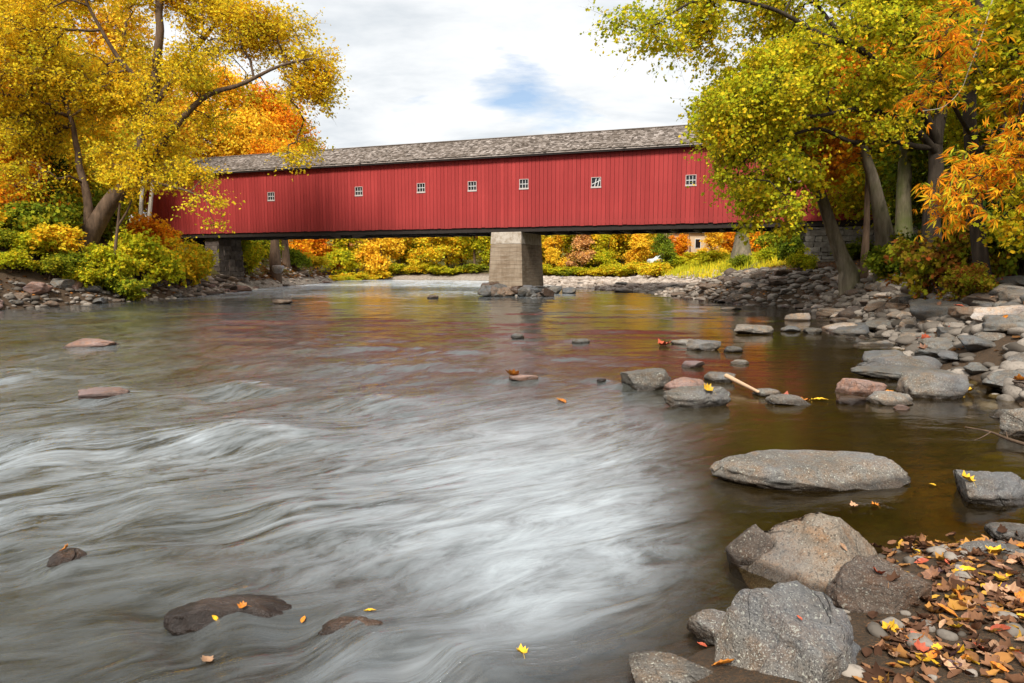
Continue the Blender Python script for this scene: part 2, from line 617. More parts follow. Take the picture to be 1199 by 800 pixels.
HUMPS = []
for (px, py, L, W, H) in [(300, 512, 0.55, 0.75, 0.11), (205, 520, 0.5, 0.7, 0.10), (130, 462, 0.5, 0.6, 0.10), (290, 456, 0.5, 0.55, 0.10), (60, 520, 0.7, 0.7, 0.10),
                          (85, 655, 0.22, 0.22, 0.05), (270, 716, 0.22, 0.42, 0.05), (420, 738, 0.22, 0.40, 0.05), (545, 778, 0.2, 0.3, 0.07), (390, 775, 0.2, 0.3, 0.04),
                          (20, 440, 0.8, 0.9, 0.09), (110, 405, 0.8, 1.0, 0.06), (430, 470, 0.6, 0.7, 0.05), (40, 600, 0.4, 0.5, 0.06), (180, 590, 0.4, 0.5, 0.06),
                          (330, 600, 0.4, 0.4, 0.05), (740, 452, 0.3, 0.5, 0.035), (610, 443, 0.4, 0.4, 0.04), (606, 392, 0.5, 0.4, 0.03), (680, 399, 0.5, 0.45, 0.03), (704, 445, 0.3, 0.3, 0.03)]:
    c = ground(px, py)
    HUMPS.append((c[0], c[1], L, W, H))


def rapids_amp(x, y):
    a = 0.25 + 1.0 * sstep(1.5, -2.5, x - 0.05 * y) * sstep(22, 10, y)
    a = a * (0.15 + 0.85 * sstep(0.1, 1.5, -river_sd(x, y)))
    calm = sstep(0.12, 0.34, x / (y + 1.0)) * sstep(30, 20, y)
    return a * (1 - 0.85 * calm), calm


def water_fields(x, y):
    s, n = flow_uv(x, y)
    amp, calm = rapids_amp(x, y)
    wob = fbm2(s * 0.45, n * 0.6, 4, 21)
    n2 = n + 0.42 * wob * (1 - 0.8 * calm)
    foam_sheen = np.zeros_like(x)
    h = np.zeros_like(x)
    for (cx, cy, L, W, H) in HUMPS:
        sl = gslope(np.array([cy]))[0]
        fd = np.array([-sl, -1.0]) / math.hypot(sl, 1)
        u = (x - cx) * fd[0] + (y - cy) * fd[1]           # downstream positive
        v = -(x - cx) * fd[1] + (y - cy) * fd[0]
        wv = np.exp(-(v / W) ** 2)
        up = np.exp(-(u / (1.3 * L)) ** 2)
        dn = np.exp(-(u / (0.55 * L)) ** 2)
        prof = np.where(u < 0, up, dn)
        tr = np.exp(-((u - 1.25 * L) / (0.5 * L)) ** 2)
        tail = np.exp(-((u - 2.3 * L) / (0.6 * L)) ** 2)
        h += H * wv * (prof - 0.6 * tr + 0.35 * tail)
        r2 = u * u + v * v + 0.3 * W * W
        n2 = n2 - 0.5 * v * np.minimum(1, (0.8 * W) ** 2 / r2) * -1
        wake = np.exp(-((np.abs(v) - 0.35 * W - 0.18 * np.maximum(u, 0)) / (0.30 * W + 0.1 * np.maximum(u, 0))) ** 2)
        foam_sheen += 3.2 * H * sstep(0.0, 0.6 * L, u) * np.exp(-np.maximum(u, 0) / (3.0 * L)) * np.maximum(wake, 0.6 * wv)
        foam_sheen += 3.6 * H * np.exp(-((u + 0.15 * L) / (0.30 * L)) ** 2) * wv
    h += amp * (0.045 * fbm2(s * 1.1, n2 * 2.0, 4, 31) + 0.010 * fbm2(s * 2.2, n2 * 7.0, 3, 41))
    far = sstep(12, 30, y)
    h += (0.055 + 0.04 * sstep(8, 12, y) * sstep(34, 24, y)) * sstep(6, 14, y) * sstep(75, 40, y) * fbm2(x * 0.30 + 0.1 * y, y * 0.75, 3, 51) * (1 - 0.85 * calm) + 0.012 * far * fbm2(x * 0.7, y * 1.6, 3, 52) * (1 - 0.8 * calm)
    # broad silky veils
    veil = (0.62 * sstep(0.30, 0.13, x / (y + 0.6)) + 0.27 * np.exp(-((x / (y + 0.6) - 0.02) / 0.2) ** 2)) * sstep(10.5, 5.0, y)
    veil = veil * (0.42 + 0.58 * sstep(-0.45, -0.05, x / (y + 0.6)))
    lefty = 0.15 * sstep(-0.05, -0.3, x / (y + 1)) * sstep(16, 7, y)
    veil = np.maximum(veil, lefty)
    far_white_sheen = 1.05 * sstep(36, 52, y) * sstep(8, 0, x)  # part white water, part sky reflection painted in as whiteness
    mid = 0.09 * sstep(8, 12, y) * sstep(45, 25, y) * sstep(0.22, 0.0, x / (y + 1))
    patch = 0.5 + 0.9 * fbm2(s * 0.22, n2 * 0.9, 4, 61)
    foam_sheen = foam_sheen + (veil * (0.55 + 0.75 * patch) + mid * (0.4 + patch)) + far_white_sheen * (0.5 + 0.8 * patch)
    foam_sheen *= (1 - 0.97 * calm) * (0.40 + 0.60 * np.maximum(sstep(3.1, 4.7, y + 0.4 * fbm2(x * 1.1, y * 1.1, 2, 71)), np.exp(-((x / (y + 0.6) - 0.02) / 0.12) ** 2) * 0.8 * sstep(2.8, 3.6, y)))
    sdv = river_sd(x, y)
    foam_sheen *= 0.25 + 0.75 * sstep(0.0, 0.8, -sdv)
    return s, n2, h, np.clip(foam_sheen, 0, 1.3), calm


wy = [0.5]
while wy[-1] < 112:
    wy.append(wy[-1] + 0.008 * wy[-1] + 0.006)
wy = np.array(wy)
wu = np.linspace(-0.86, 0.86, 620)
WX = (wy[:, None] + 2.6) * wu[None, :]
WY = np.repeat(wy[:, None], len(wu), 1)
x_, y_ = WX.ravel(), WY.ravel()
s_, n_, h_, foam_sheen_, calm_ = water_fields(x_, y_)
nx = len(wu)
ii = (np.arange(len(wy) - 1)[:, None] * nx + np.arange(nx - 1)[None, :]).ravel()
wme = mesh_np("river", np.stack([x_, y_, h_], 1), np.stack([ii, ii + 1, ii + nx + 1, ii + nx], 1))
uvl = wme.uv_layers.new(name="flow")
li = np.empty(len(wme.loops), np.int32)
wme.loops.foreach_get("vertex_index", li)
uvl.data.foreach_set("uv", np.stack([s_, n_], 1)[li].astype(np.float32).ravel())
for nm, arr in (("foam_sheen", foam_sheen_), ("calm", calm_), ("silk", np.exp(-((x_ / (y_ + 0.6) - 0.02) / 0.17) ** 2) * sstep(10, 5.5, y_)), ("depth", np.clip(-river_sd(x_, y_) / 3.0, 0, 1))):
    at_ = wme.attributes.new(nm, 'FLOAT', 'POINT')
    at_.data.foreach_set("value", arr.astype(np.float32))

t = NT("river_water")
uv = t.n("UVMap", uv_map="flow").outputs[0]
foam_sheen = t.n("Attribute", attribute_name="foam_sheen").outputs['Fac']
calm = t.n("Attribute", attribute_name="calm").outputs['Fac']
dep = t.n("Attribute", attribute_name="depth").outputs['Fac']
st1 = t.noise(t.mapping(uv, (1.7, 4.6, 1)), 1.0, 7, 0.6, 1.3)
st2 = t.noise(t.mapping(uv, (0.9, 2.0, 1), (3, 7, 0)), 1.0, 6, 0.62, 1.4)
st3 = t.noise(t.mapping(uv, (5.5, 13, 1), (9, 1, 0)), 1.0, 5, 0.6, 1.2)
pw = t.pos()
rip = t.noise(t.mapping(pw, (1.0, 2.2, 1)), 1.6, 5, 0.6, 0.5)
hh = t.math('ADD', t.math('MULTIPLY', st1, 0.8), t.math('MULTIPLY', st2, 1.0))
hh = t.math('ADD', hh, t.math('MULTIPLY', st3, 0.25))
hh = t.math('MULTIPLY', hh, t.math('SUBTRACT', 1.0, t.math('MULTIPLY', calm, 0.85)))
hh = t.math('ADD', hh, t.math('MULTIPLY', rip, 0.45))
yw = t.sep(pw)[1]
near = t.math('DIVIDE', 9.0, t.math('ADD', 9.0, t.math('MAXIMUM', t.math('SUBTRACT', yw, 3.0), 0.0)))
hh = t.math('MULTIPLY', hh, near)
nrm = t.bump(hh, 0.6, 0.05)
fr = t.n("Fresnel", IOR=1.33, Normal=nrm)
gl = t.n("BsdfGlossy", Color=(1, 1, 1, 1), Roughness=t.math('SUBTRACT', 0.065, t.math('MULTIPLY', calm, 0.015)), Normal=nrm)
tr = t.n("BsdfTransparent", Color=t.mix(dep, (0.80, 0.72, 0.50), (0.42, 0.34, 0.17)))
mk = t.n("BsdfDiffuse", Color=t.mix(calm, (0.042, 0.040, 0.026), (0.055, 0.034, 0.009)))
body = t.n("MixShader", Fac=t.math('MULTIPLY', dep, 0.6))
t.t.links.new(tr.outputs[0], body.inputs[1])
t.t.links.new(mk.outputs[0], body.inputs[2])
wat = t.n("MixShader", Fac=fr.outputs[0])
t.t.links.new(body.outputs[0], wat.inputs[1])
t.t.links.new(gl.outputs[0], wat.inputs[2])
streak = t.math('ADD', t.math('MULTIPLY', st1, 0.55), t.math('MULTIPLY', st2, 0.55))
streak = t.math('ADD', streak, t.math('MULTIPLY', t.math('SUBTRACT', st3, 0.5), 0.25))
streak = t.ramp(streak, [(0.42, 0.02), (0.57, 0.55), (0.74, 1.0)])
silk = t.n("Attribute", attribute_name="silk").outputs['Fac']
streak = t.math('ADD', t.math('MULTIPLY', streak, t.math('SUBTRACT', 1.0, t.math('MULTIPLY', silk, 0.42))), t.math('MULTIPLY', silk, 0.42))
ff = t.math('MULTIPLY', t.math('MULTIPLY', foam_sheen, streak), 0.92, True)
ff = t.math('MINIMUM', ff, 0.78)
fo = t.n("BsdfDiffuse", Color=(0.55, 0.60, 0.635, 1), Normal=nrm)
fin = t.n("MixShader", Fac=ff)
t.t.links.new(wat.outputs[0], fin.inputs[1])
t.t.links.new(fo.outputs[0], fin.inputs[2])
water_mat = t.finish(fin.outputs[0])
tag(link("river", wme, water_mat), kind="structure")

# ------------------------------------------------------------------ bridge
BR_T = R(-19.7)
bd = np.array([math.cos(BR_T), math.sin(BR_T), 0])
bn = np.array([-math.sin(BR_T), math.cos(BR_T), 0])
BL = np.array([-29.5, 55.9, 0.0])
LEN = 53.0
WID = 5.4
ZB, ZE, ZR = 4.39, 9.0, 10.62


def red_paint():
    t = NT("red_painted_boards")
    o = t.obj()
    s = t.sep(o)
    wn = t.n("TexWhiteNoise", noise_dimensions='1D')
    t.set(wn.inputs['W'], t.math('FLOOR', t.math('DIVIDE', s[0], 0.27)))
    nz = t.noise(t.mapping(o, (0.25, 0.25, 0.25)), 1.0, 4)
    gr = t.noise(t.mapping(o, (30, 30, 1.2)), 1.0, 4)
    col = t.mix(wn.outputs[0], (0.32, 0.034, 0.032), (0.43, 0.050, 0.046))
    col = t.mix(t.ramp(nz, [(0.35, 0.0), (0.7, 0.6)]), col, (0.29, 0.031, 0.029))
    col = t.mix(t.ramp(gr, [(0.55, 0.0), (0.8, 0.4)]), col, (0.44, 0.085, 0.075))
    st = t.noise(t.mapping(o, (5, 5, 0.35)), 1.0, 5, 0.7)
    col = t.mix(t.ramp(st, [(0.56, 0.0), (0.75, 0.55)]), col, (0.20, 0.028, 0.024))
    low = t.math('MULTIPLY', t.math('SUBTRACT', 5.3, s[2]), t.math('MULTIPLY', st, 0.9), True)
    col = t.mix(t.math('MULTIPLY', low, 0.6), col, (0.19, 0.04, 0.034))
    return t.finish(t.principled(col, 0.7, t.bump(gr, 0.3, 0.01), 0.2))


RED_M = red_paint()


def shingle_mat():
    t = NT("weathered_shingles")
    g = t.n("NewGeometry")
    rnd = g.outputs['Random Per Island']
    nz = t.noise(g.outputs['Position'], 0.7, 4)
    nf = t.noise(g.outputs['Position'], 9, 4, 0.7)
    col = t.ramp(rnd, [(0.0, (0.07, 0.055, 0.045)), (0.4, (0.19, 0.155, 0.13)), (0.75, (0.32, 0.27, 0.235)), (1.0, (0.46, 0.40, 0.36))])
    col = t.mix(t.ramp(nz, [(0.4, 0.0), (0.7, 0.55)]), col, (0.10, 0.075, 0.055))
    col = t.mix(t.ramp(nf, [(0.5, 0.0), (0.75, 0.5)]), col, (0.09, 0.07, 0.055))
    return t.finish(t.principled(col, 0.9, None, 0.15))


SH_M = shingle_mat()
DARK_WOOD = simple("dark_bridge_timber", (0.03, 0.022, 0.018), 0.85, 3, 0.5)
TRIM = simple("dark_eave_trim", (0.02, 0.014, 0.013), 0.8, 3, 0.3)
WHITE = simple("weathered_white_paint", (0.52, 0.45, 0.42), 0.7, 12, 0.25)
GLASSM = NT("dark_window_glass")
GLASSM = GLASSM.finish(GLASSM.principled((0.012, 0.012, 0.014), 0.12, None, 0.5))

bridge = empty("covered_bridge", BL, BR_T, "long red covered bridge with weathered shingle roof spanning the river", "bridge")


def px_to_t(px):
    u = (px - 599.5) / FPX
    # approximate depth scale along the axis at the wall height
    # solve (BLx + t dx) = u * (BLy + t dy) * k  with k for pitch at the window height
    k = math.cos(PITCH) - (7.3 - CAMZ) / 46 * math.sin(PITCH) * 1.0
    return (u * BL[1] * k - BL[0]) / (bd[0] - u * bd[1] * k)


WINP = [(317, 230, 'closed'), (420, 224, 'closed'), (493, 220, 'closed'), (553, 218, 'closed'), (613.5, 215.5, 'closed'), (698, 213.5, 'tilted'), (809, 211, 'closed'), (930, 206, 'closed')]
WINS = []
for (px, py, st) in WINP:
    tt = px_to_t(px)
    Yd = BL[1] + tt * bd[1]
    zz = at(px, py, Yd)[2]
    WINS.append((tt, zz, st))
WW, WH = 0.31, 0.31


def board_wall(y0, y1, wins, zb=ZB, zt=ZE + 0.25):
    m = MB()
    bw, gap = 0.27, 0.018
    for i in range(int(LEN / bw)):
        a, b = i * bw + gap / 2, (i + 1) * bw - gap / 2
        jz = rng.normal(0, 0.012)
        jy = rng.normal(0, 0.004)
        segs = [(a, b, zb + jz, zt)]
        for (wt, wz, _) in wins:
            l, r, lo, hi = wt - WW, wt + WW, wz - WH, wz + WH
            ns = []
            for (p, q, c, d) in segs:
                if q <= l or p >= r:
                    ns.append((p, q, c, d))
                    continue
                if p < l:
                    ns.append((p, l, c, d))
                if q > r:
                    ns.append((r, q, c, d))
                mp, mq = max(p, l), min(q, r)
                ns.append((mp, mq, c, lo))
                ns.append((mp, mq, hi, d))
            segs = ns
        for (p, q, c, d) in segs:
            if q - p > 0.004:
                m.box(p, q, y0 + jy, y1 + jy, c, d)
    # thin backing rails behind the boards
    for zz in (zb + 0.25, zt - 0.3):
        m.box(0, LEN, y1 + 0.012 if y0 < 1 else y0 - 0.10, y1 + 0.10 if y0 < 1 else y0 - 0.012, zz - 0.1, zz + 0.1)
    return m


board_wall(0, 0.03, WINS).build("side_wall", RED_M, bridge)
board_wall(WID - 0.03, WID, [(w[0] + 0.4, w[1], '') for w in WINS]).build("side_wall", RED_M, bridge)
# added lining, no real bridge part, keeps the bridge dark behind the board gaps
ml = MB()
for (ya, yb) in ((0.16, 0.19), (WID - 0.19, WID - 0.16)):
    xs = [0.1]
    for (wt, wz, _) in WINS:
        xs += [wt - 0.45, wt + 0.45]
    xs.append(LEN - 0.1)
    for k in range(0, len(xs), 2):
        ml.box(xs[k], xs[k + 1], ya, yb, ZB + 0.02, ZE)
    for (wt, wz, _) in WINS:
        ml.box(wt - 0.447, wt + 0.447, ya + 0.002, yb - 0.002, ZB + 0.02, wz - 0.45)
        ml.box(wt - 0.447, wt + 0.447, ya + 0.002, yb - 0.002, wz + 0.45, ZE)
ml.build("added_dark_lining", DARK_WOOD, bridge)

for (wt, wz, st) in WINS:
    fr = MB()
    fw = 0.055
    y0, y1 = -0.035, 0.06
    fr.box(wt - WW - 0.02, wt + WW + 0.02, y0, y1, wz - WH - 0.045, wz - WH + fw)
    fr.box(wt - WW, wt + WW, y0 + 0.004, y1, wz + WH - 0.03, wz + WH)
    fr.box(wt - WW, wt - WW + 0.035, y0 + 0.006, y1, wz - WH + fw, wz + WH - 0.03)
    fr.box(wt + WW - 0.035, wt + WW, y0 + 0.006, y1, wz - WH + fw, wz + WH - 0.03)
    root = fr.build("window", WHITE, bridge)
    sa = MB()
    tl = 0.22 if st == 'tilted' else 0.0
    for k in (-1, 1):
        sa.beam((wt + k * 0.1, 0.03, wz - WH + fw), (wt + k * 0.1 + tl * 0.5, 0.03, wz + WH - 0.03), 0.03, 0.05)
    sa.beam((wt - WW + 0.035, 0.034, wz - tl * 0.5), (wt + WW - 0.035, 0.034, wz + tl * 0.5), 0.03, 0.045)
    s = sa.build("sash", simple("pale_sash_paint", (0.6, 0.58, 0.56), 0.6, 9, 0.15) if "pale_sash_paint" not in bpy.data.materials else bpy.data.materials["pale_sash_paint"], root)
    pn = MB()
    pn.box(wt - WW + 0.03, wt + WW - 0.03, 0.075, 0.085, wz - WH + 0.03, wz + WH - 0.03)
    pn.build("pane", GLASSM, root)

# roof slopes with individual shingles
OV = 0.38
slope = math.atan2(ZR - ZE, WID / 2 + OV)
for side in (0, 1):
    V, F, n = [], [], 0
    Ls = (WID / 2 + OV) / math.cos(slope)
    base = MB()
    rows = int(Ls / 0.155)
    for r in range(rows + 1):
        x = -0.5 + (r % 2) * 0.09
        while x < LEN + 0.5:
            w = rng.uniform(0.11, 0.24)
            d0 = r * 0.155 + rng.normal(0, 0.012)
            d1 = min(d0 + 0.30, Ls)
            lift = 0.035 + max(0, rng.normal(0, 0.008))
            q = []
            for (dd, hh0) in ((d0, lift), (d1, 0.012)):
                yv = -OV + dd * math.cos(slope)
                zv = ZE + dd * math.sin(slope)
                for hz in (0, 0.022):
                    for xx in (x, x + w - 0.008):
                        q.append((xx, yv - math.sin(slope) * (hh0 + hz), zv + math.cos(slope) * (hh0 + hz)))
            base.hexa(np.array(q))
            x += w
    # decking
    yv, zv = WID / 2, ZR
    base.hexa(np.array([(-0.5, -OV + 0.02, ZE - 0.06), (LEN + 0.5, -OV + 0.02, ZE - 0.06), (-0.5, -OV + 0.02, ZE + 0.0), (LEN + 0.5, -OV + 0.02, ZE + 0.0),
                        (-0.5, yv, zv - 0.07), (LEN + 0.5, yv, zv - 0.07), (-0.5, yv, zv - 0.005), (LEN + 0.5, yv, zv - 0.005)]))
    me = base.mesh("roof_slope")
    if side:
        co = np.empty(len(me.vertices) * 3, np.float32)
        me.vertices.foreach_get("co", co)
        co = co.reshape(-1, 3)
        co[:, 1] = WID - co[:, 1]
        me.vertices.foreach_set("co", co.ravel())
        me.flip_normals()
    link("roof_slope", me, SH_M, bridge)
rc = MB()
rc.box(-0.5, LEN + 0.5, WID / 2 - 0.13, WID / 2 + 0.13, ZR + 0.03, ZR + 0.075)
rc.build("ridge_cap", SH_M, bridge)
ev = MB()
ev.box(-0.5, LEN + 0.5, -OV + 0.06, -OV + 0.10, ZE - 0.16, ZE - 0.062)
ev.box(-0.4, LEN + 0.4, -OV + 0.11, -0.012, ZE - 0.10, ZE - 0.07)
ev.build("eave_board", TRIM, bridge)
# portals
for xx, sg in ((0.0, -1), (LEN, 1)):
    pm = MB()
    pts = [(0, ZB, 0), (1, ZB, 0)]
    pm.box(xx - 0.03, xx + 0.03, 0.04, 0.85, ZB, ZE)
    pm.box(xx - 0.03, xx + 0.03, WID - 0.85, WID - 0.04, ZB, ZE)
    pm.hexa(np.array([(xx - 0.03, 0.85, ZB + 3.6), (xx + 0.03, 0.85, ZB + 3.6), (xx - 0.03, 0.3, ZE + 0.3), (xx + 0.03, 0.3, ZE + 0.3),
                      (xx - 0.03, WID - 0.85, ZB + 3.6), (xx + 0.03, WID - 0.85, ZB + 3.6), (xx - 0.03, WID - 0.3, ZE + 0.3), (xx + 0.03, WID - 0.3, ZE + 0.3)]))
    pm.hexa(np.array([(xx - 0.03, 0.3, ZE + 0.3), (xx + 0.03, 0.3, ZE + 0.3), (xx - 0.03, 2.6, ZR - 0.1), (xx + 0.03, 2.6, ZR - 0.1),
                      (xx - 0.03, WID - 0.3, ZE + 0.3), (xx + 0.03, WID - 0.3, ZE + 0.3), (xx - 0.03, 2.8, ZR - 0.1), (xx + 0.03, 2.8, ZR - 0.1)]))
    pm.build("portal_front", RED_M, bridge)
# deck and lower chords
dk = MB()
dk.box(0, LEN, 0.2, WID - 0.2, ZB + 0.05, ZB + 0.16)
dk.build("deck", DARK_WOOD, bridge)
lc = MB()
for yy_ in (0.10, 0.42, WID - 0.72, WID - 0.40):
    lc.box(0.3, LEN - 0.3, yy_, yy_ + 0.28, ZB - 0.30, ZB + 0.045)
for k in range(int(LEN / 1.5)):
    xk = 0.8 + k * 1.5
    lc.box(xk, xk + 0.22, 0.02, WID - 0.02, ZB - 0.27, ZB - 0.02) if False else lc.box(xk, xk + 0.24, 0.72, WID - 0.74, ZB - 0.36, ZB + 0.04)
lc.build("lower_chord", DARK_WOOD, bridge)
for xk in (17.6, 19.6):
    bl = MB()
    sgn = 1 if xk < 18.5 else -1
    bl.hexa(np.array([(xk - 0.5, 0.12, ZB - 0.55 if sgn < 0 else ZB - 0.33), (xk + 0.5, 0.12, ZB - 0.33 if sgn < 0 else ZB - 0.55), (xk - 0.5, 0.5, ZB - 0.55 if sgn < 0 else ZB - 0.33), (xk + 0.5, 0.5, ZB - 0.33 if sgn < 0 else ZB - 0.55),
                      (xk - 0.5, 0.12, ZB - 0.302), (xk + 0.5, 0.12, ZB - 0.302), (xk - 0.5, 0.5, ZB - 0.302), (xk + 0.5, 0.5, ZB - 0.302)]))
    bl.build("bolster", DARK_WOOD, bridge)


def bpos(t_, off=0.0, z=0.0):
    q = BL + bd * t_ + bn * off
    return np.array([q[0], q[1], z])


# concrete pier
tc = NT("board_formed_concrete")
o_ = tc.obj()
zz = tc.sep(o_)[2]
ln = tc.math('FRACT', tc.math('MULTIPLY', zz, 3.6))
lnm = tc.ramp(ln, [(0.0, 1.0), (0.07, 0.0), (0.93, 0.0), (1.0, 1.0)])
n1 = tc.noise(tc.mapping(o_, (0.9, 0.9, 0.5)), 1.2, 5, 0.65)
n2 = tc.noise(tc.mapping(o_, (1.5, 1.5, 7)), 1.0, 4, 0.6)
n3 = tc.noise(tc.mapping(o_, (6, 6, 0.5)), 1.0, 4, 0.6)
cc = tc.mix(tc.ramp(n1, [(0.3, 0.0), (0.7, 1.0)]), (0.17, 0.115, 0.072), (0.34, 0.265, 0.19))
cc = tc.mix(tc.ramp(n2, [(0.45, 0.0), (0.7, 0.6)]), cc, (0.40, 0.33, 0.25))
cc = tc.mix(tc.ramp(n3, [(0.5, 0.0), (0.75, 0.6)]), cc, (0.14, 0.10, 0.065))
cc = tc.mix(tc.math('MULTIPLY', lnm, 0.55), cc, (0.10, 0.075, 0.05))
CONC = tc.finish(tc.principled(cc, 0.9, tc.bump(tc.math('SUBTRACT', n2, lnm), 0.5, 0.03), 0.2))
tc = NT("whitewashed_concrete")
o_ = tc.obj()
n1 = tc.noise(o_, 3.5, 5, 0.7)
cc = tc.mix(tc.ramp(n1, [(0.42, 0.0), (0.6, 1.0)]), (0.50, 0.44, 0.37), (0.33, 0.265, 0.2))
CONCW = tc.finish(tc.principled(cc, 0.9, tc.bump(n1, 0.4, 0.03), 0.2))
TP = 30.9
pier = empty("bridge_pier", bpos(TP, 0.15, 0), BR_T, "tapered concrete pier with pale cap standing mid river under the bridge", "pier")


def tapered(m, w0, w1, l0, l1, z0, z1, yo=0.0, yb=0.0):
    m.hexa(np.array([(-w0 / 2, yo, z0), (w0 / 2, yo, z0), (-w0 / 2, yo + l0, z0), (w0 / 2, yo + l0, z0),
                     (-w1 / 2, yo + yb, z1), (w1 / 2, yo + yb, z1), (-w1 / 2, yo + yb + l1, z1), (w1 / 2, yo + yb + l1, z1)]))


pm = MB()
tapered(pm, 2.55, 2.17, 4.9, 4.5, -1.0, 3.30, -0.35, 0.2)
pm.build("shaft", CONC, pier, bevel=0.05)
pm = MB()
tapered(pm, 2.19, 2.10, 4.5, 4.42, 3.302, 4.084, -0.155, 0.04)
pm.build("cap", CONCW, pier, bevel=0.03)


# masonry
def masonry(name, w, z0, z1, dpt, mat, label, loc, rz, course=0.26, lw=(0.3, 0.9), batter=0.0):
    root = empty(name, loc, rz, label, "abutment")
    core = MB()
    core.box(-w / 2 + 0.15, w / 2 - 0.15, 0.12, dpt - 0.1, z0, z1 - 0.03)
    core.build("rubble_core", DARK_WOOD, root)
    m = MB()
    z_ = z0
    while z_ < z1 - 0.05:
        ch = min(rng.uniform(0.7, 1.4) * course, z1 - z_)
        sh = batter * (z1 - z_)
        x_ = -w / 2 - sh
        while x_ < w / 2 + sh - 0.02:
            l_ = min(rng.uniform(*lw), w / 2 + sh - x_)
            pj = rng.uniform(-0.06, 0.05) - sh * 0.5
            m.box(x_ + 0.012, x_ + l_ - 0.012, pj, 0.45, z_ + 0.012, z_ + ch - 0.008, 0.018)
            x_ += l_
        for sx in (-1, 1):
            y_ = 0.47
            while y_ < dpt:
                l_ = rng.uniform(*lw)
                pj = rng.uniform(-0.05, 0.05) + sh
                xa, xb = (sx * (w / 2 + pj), sx * (w / 2 - 0.4))
                m.box(min(xa, xb), max(xa, xb), y_, min(y_ + l_, dpt) - 0.02, z_ + 0.012, z_ + ch - 0.008, 0.018)
                y_ += l_
        z_ += ch
    m.build("stone_courses", mat, root, bevel=0.03)
    return root


def stone_mat(name, a, b):
    t = NT(name)
    g = t.n("NewGeometry")
    nz = t.noise(g.outputs['Position'], 4, 5, 0.65)
    col = t.mix(g.outputs['Random Per Island'], a, b)
    col = t.mix(t.ramp(nz, [(0.4, 0.0), (0.7, 0.7)]), col, tuple(x * 0.4 for x in a))
    return t.finish(t.principled(col, 0.9, t.bump(nz, 0.8, 0.05), 0.2))


ST1 = stone_mat("abutment_stone", (0.20, 0.175, 0.14), (0.40, 0.36, 0.30))
ST2 = stone_mat("dark_abutment_stone", (0.085, 0.065, 0.055), (0.19, 0.155, 0.13))
masonry("stone_abutment", 7.0, 0.2, 4.05, 5.0, ST1, "pale stacked stone abutment under the right end of the bridge", bpos(52.6, 0.15, 0), BR_T)
masonry("stone_abutment", 1.3, -0.3, 4.05, 2.6, ST2, "dark rough stone abutment under the left end of the bridge", bpos(6.1, 0.4, 0), BR_T, 0.4, (0.4, 0.9), 0.05)

# ------------------------------------------------------------------ rocks
_ICO = {}


def ico(sub):
    if sub not in _ICO:
        bm = bmesh.new()
        bmesh.ops.create_icosphere(bm, subdivisions=sub, radius=1)
        V = np.array([v.co[:] for v in bm.verts])
        F = np.array([[v.index for v in f.verts] for f in bm.faces])
        bm.free()
        _ICO[sub] = (V, F)
    return _ICO[sub]


def rock_arrays(seed, sub=4, cuts=7, rough=0.10, low=0.22, dims=(1, 1, 1), flat=0.0, planes=()):
    r = np.random.default_rng(seed)
    D, F = ico(sub)
    P = D.copy()
    P += D * (low * fbm(D * 1.3 + seed * 7.1, 3, seed))[:, None]
    cl = [(np.array(n_, float) / np.linalg.norm(n_), d_) for n_, d_ in planes]
    for _ in range(cuts):
        n_ = r.normal(size=3)
        n_ /= np.linalg.norm(n_)
        cl.append((n_, r.uniform(0.5, 0.85)))
    if flat:
        cl.append((np.array([0.1 * r.normal(), 0.1 * r.normal(), 1.0]), flat))
    for n_, d_ in cl:
        k = P @ n_ - d_
        P -= np.where(k > 0, k * 0.98, 0)[:, None] * n_
    P += D * (rough * 0.8 * fbm(P * 2.6 + seed, 6, seed + 9, 0.6))[:, None]
    P -= D * (0.5 * rough * np.maximum(0, 0.16 - np.abs(fbm(P * 1.7 + seed * 3, 2, seed + 5))) / 0.16)[:, None]
    P += D * (0.25 * rough * np.abs(fbm(P * 7 + seed, 3, seed + 3)))[:, None]
    mn, mx = P.min(0), P.max(0)
    P = (P - (mn + mx) / 2) / ((mx - mn) / 2) * (np.array(dims) / 2)
    return P, F


RPROTO = [mesh_np("rock_shape", *rock_arrays(100 + k, 4, 6 + k % 5, 0.09 + 0.05 * (k % 3), 0.25, (1, 1, 1), [0, 0.45, 0.6][k % 3])) for k in range(14)]
for k, me in enumerate(RPROTO):
    me.materials.append(RM['grey'])

ROCKS_XY = []


def place_rock(loc, dims, rz, mat, label, group, name="rock", proto=None, tilt=(0, 0)):
    me = RPROTO[int(rng.integers(len(RPROTO))) if proto is None else proto]
    o = bpy.data.objects.new(name, me)
    COL.objects.link(o)
    o.location = loc
    o.scale = dims
    o.rotation_euler = (tilt[0], tilt[1], rz)
    if mat is not me.materials[0]:
        o.material_slots[0].link = 'OBJECT'
        o.material_slots[0].material = mat
    tag(o, label, "rock", group)
    ROCKS_XY.append((loc[0], loc[1], max(dims[0], dims[1]) / 2))
    return o


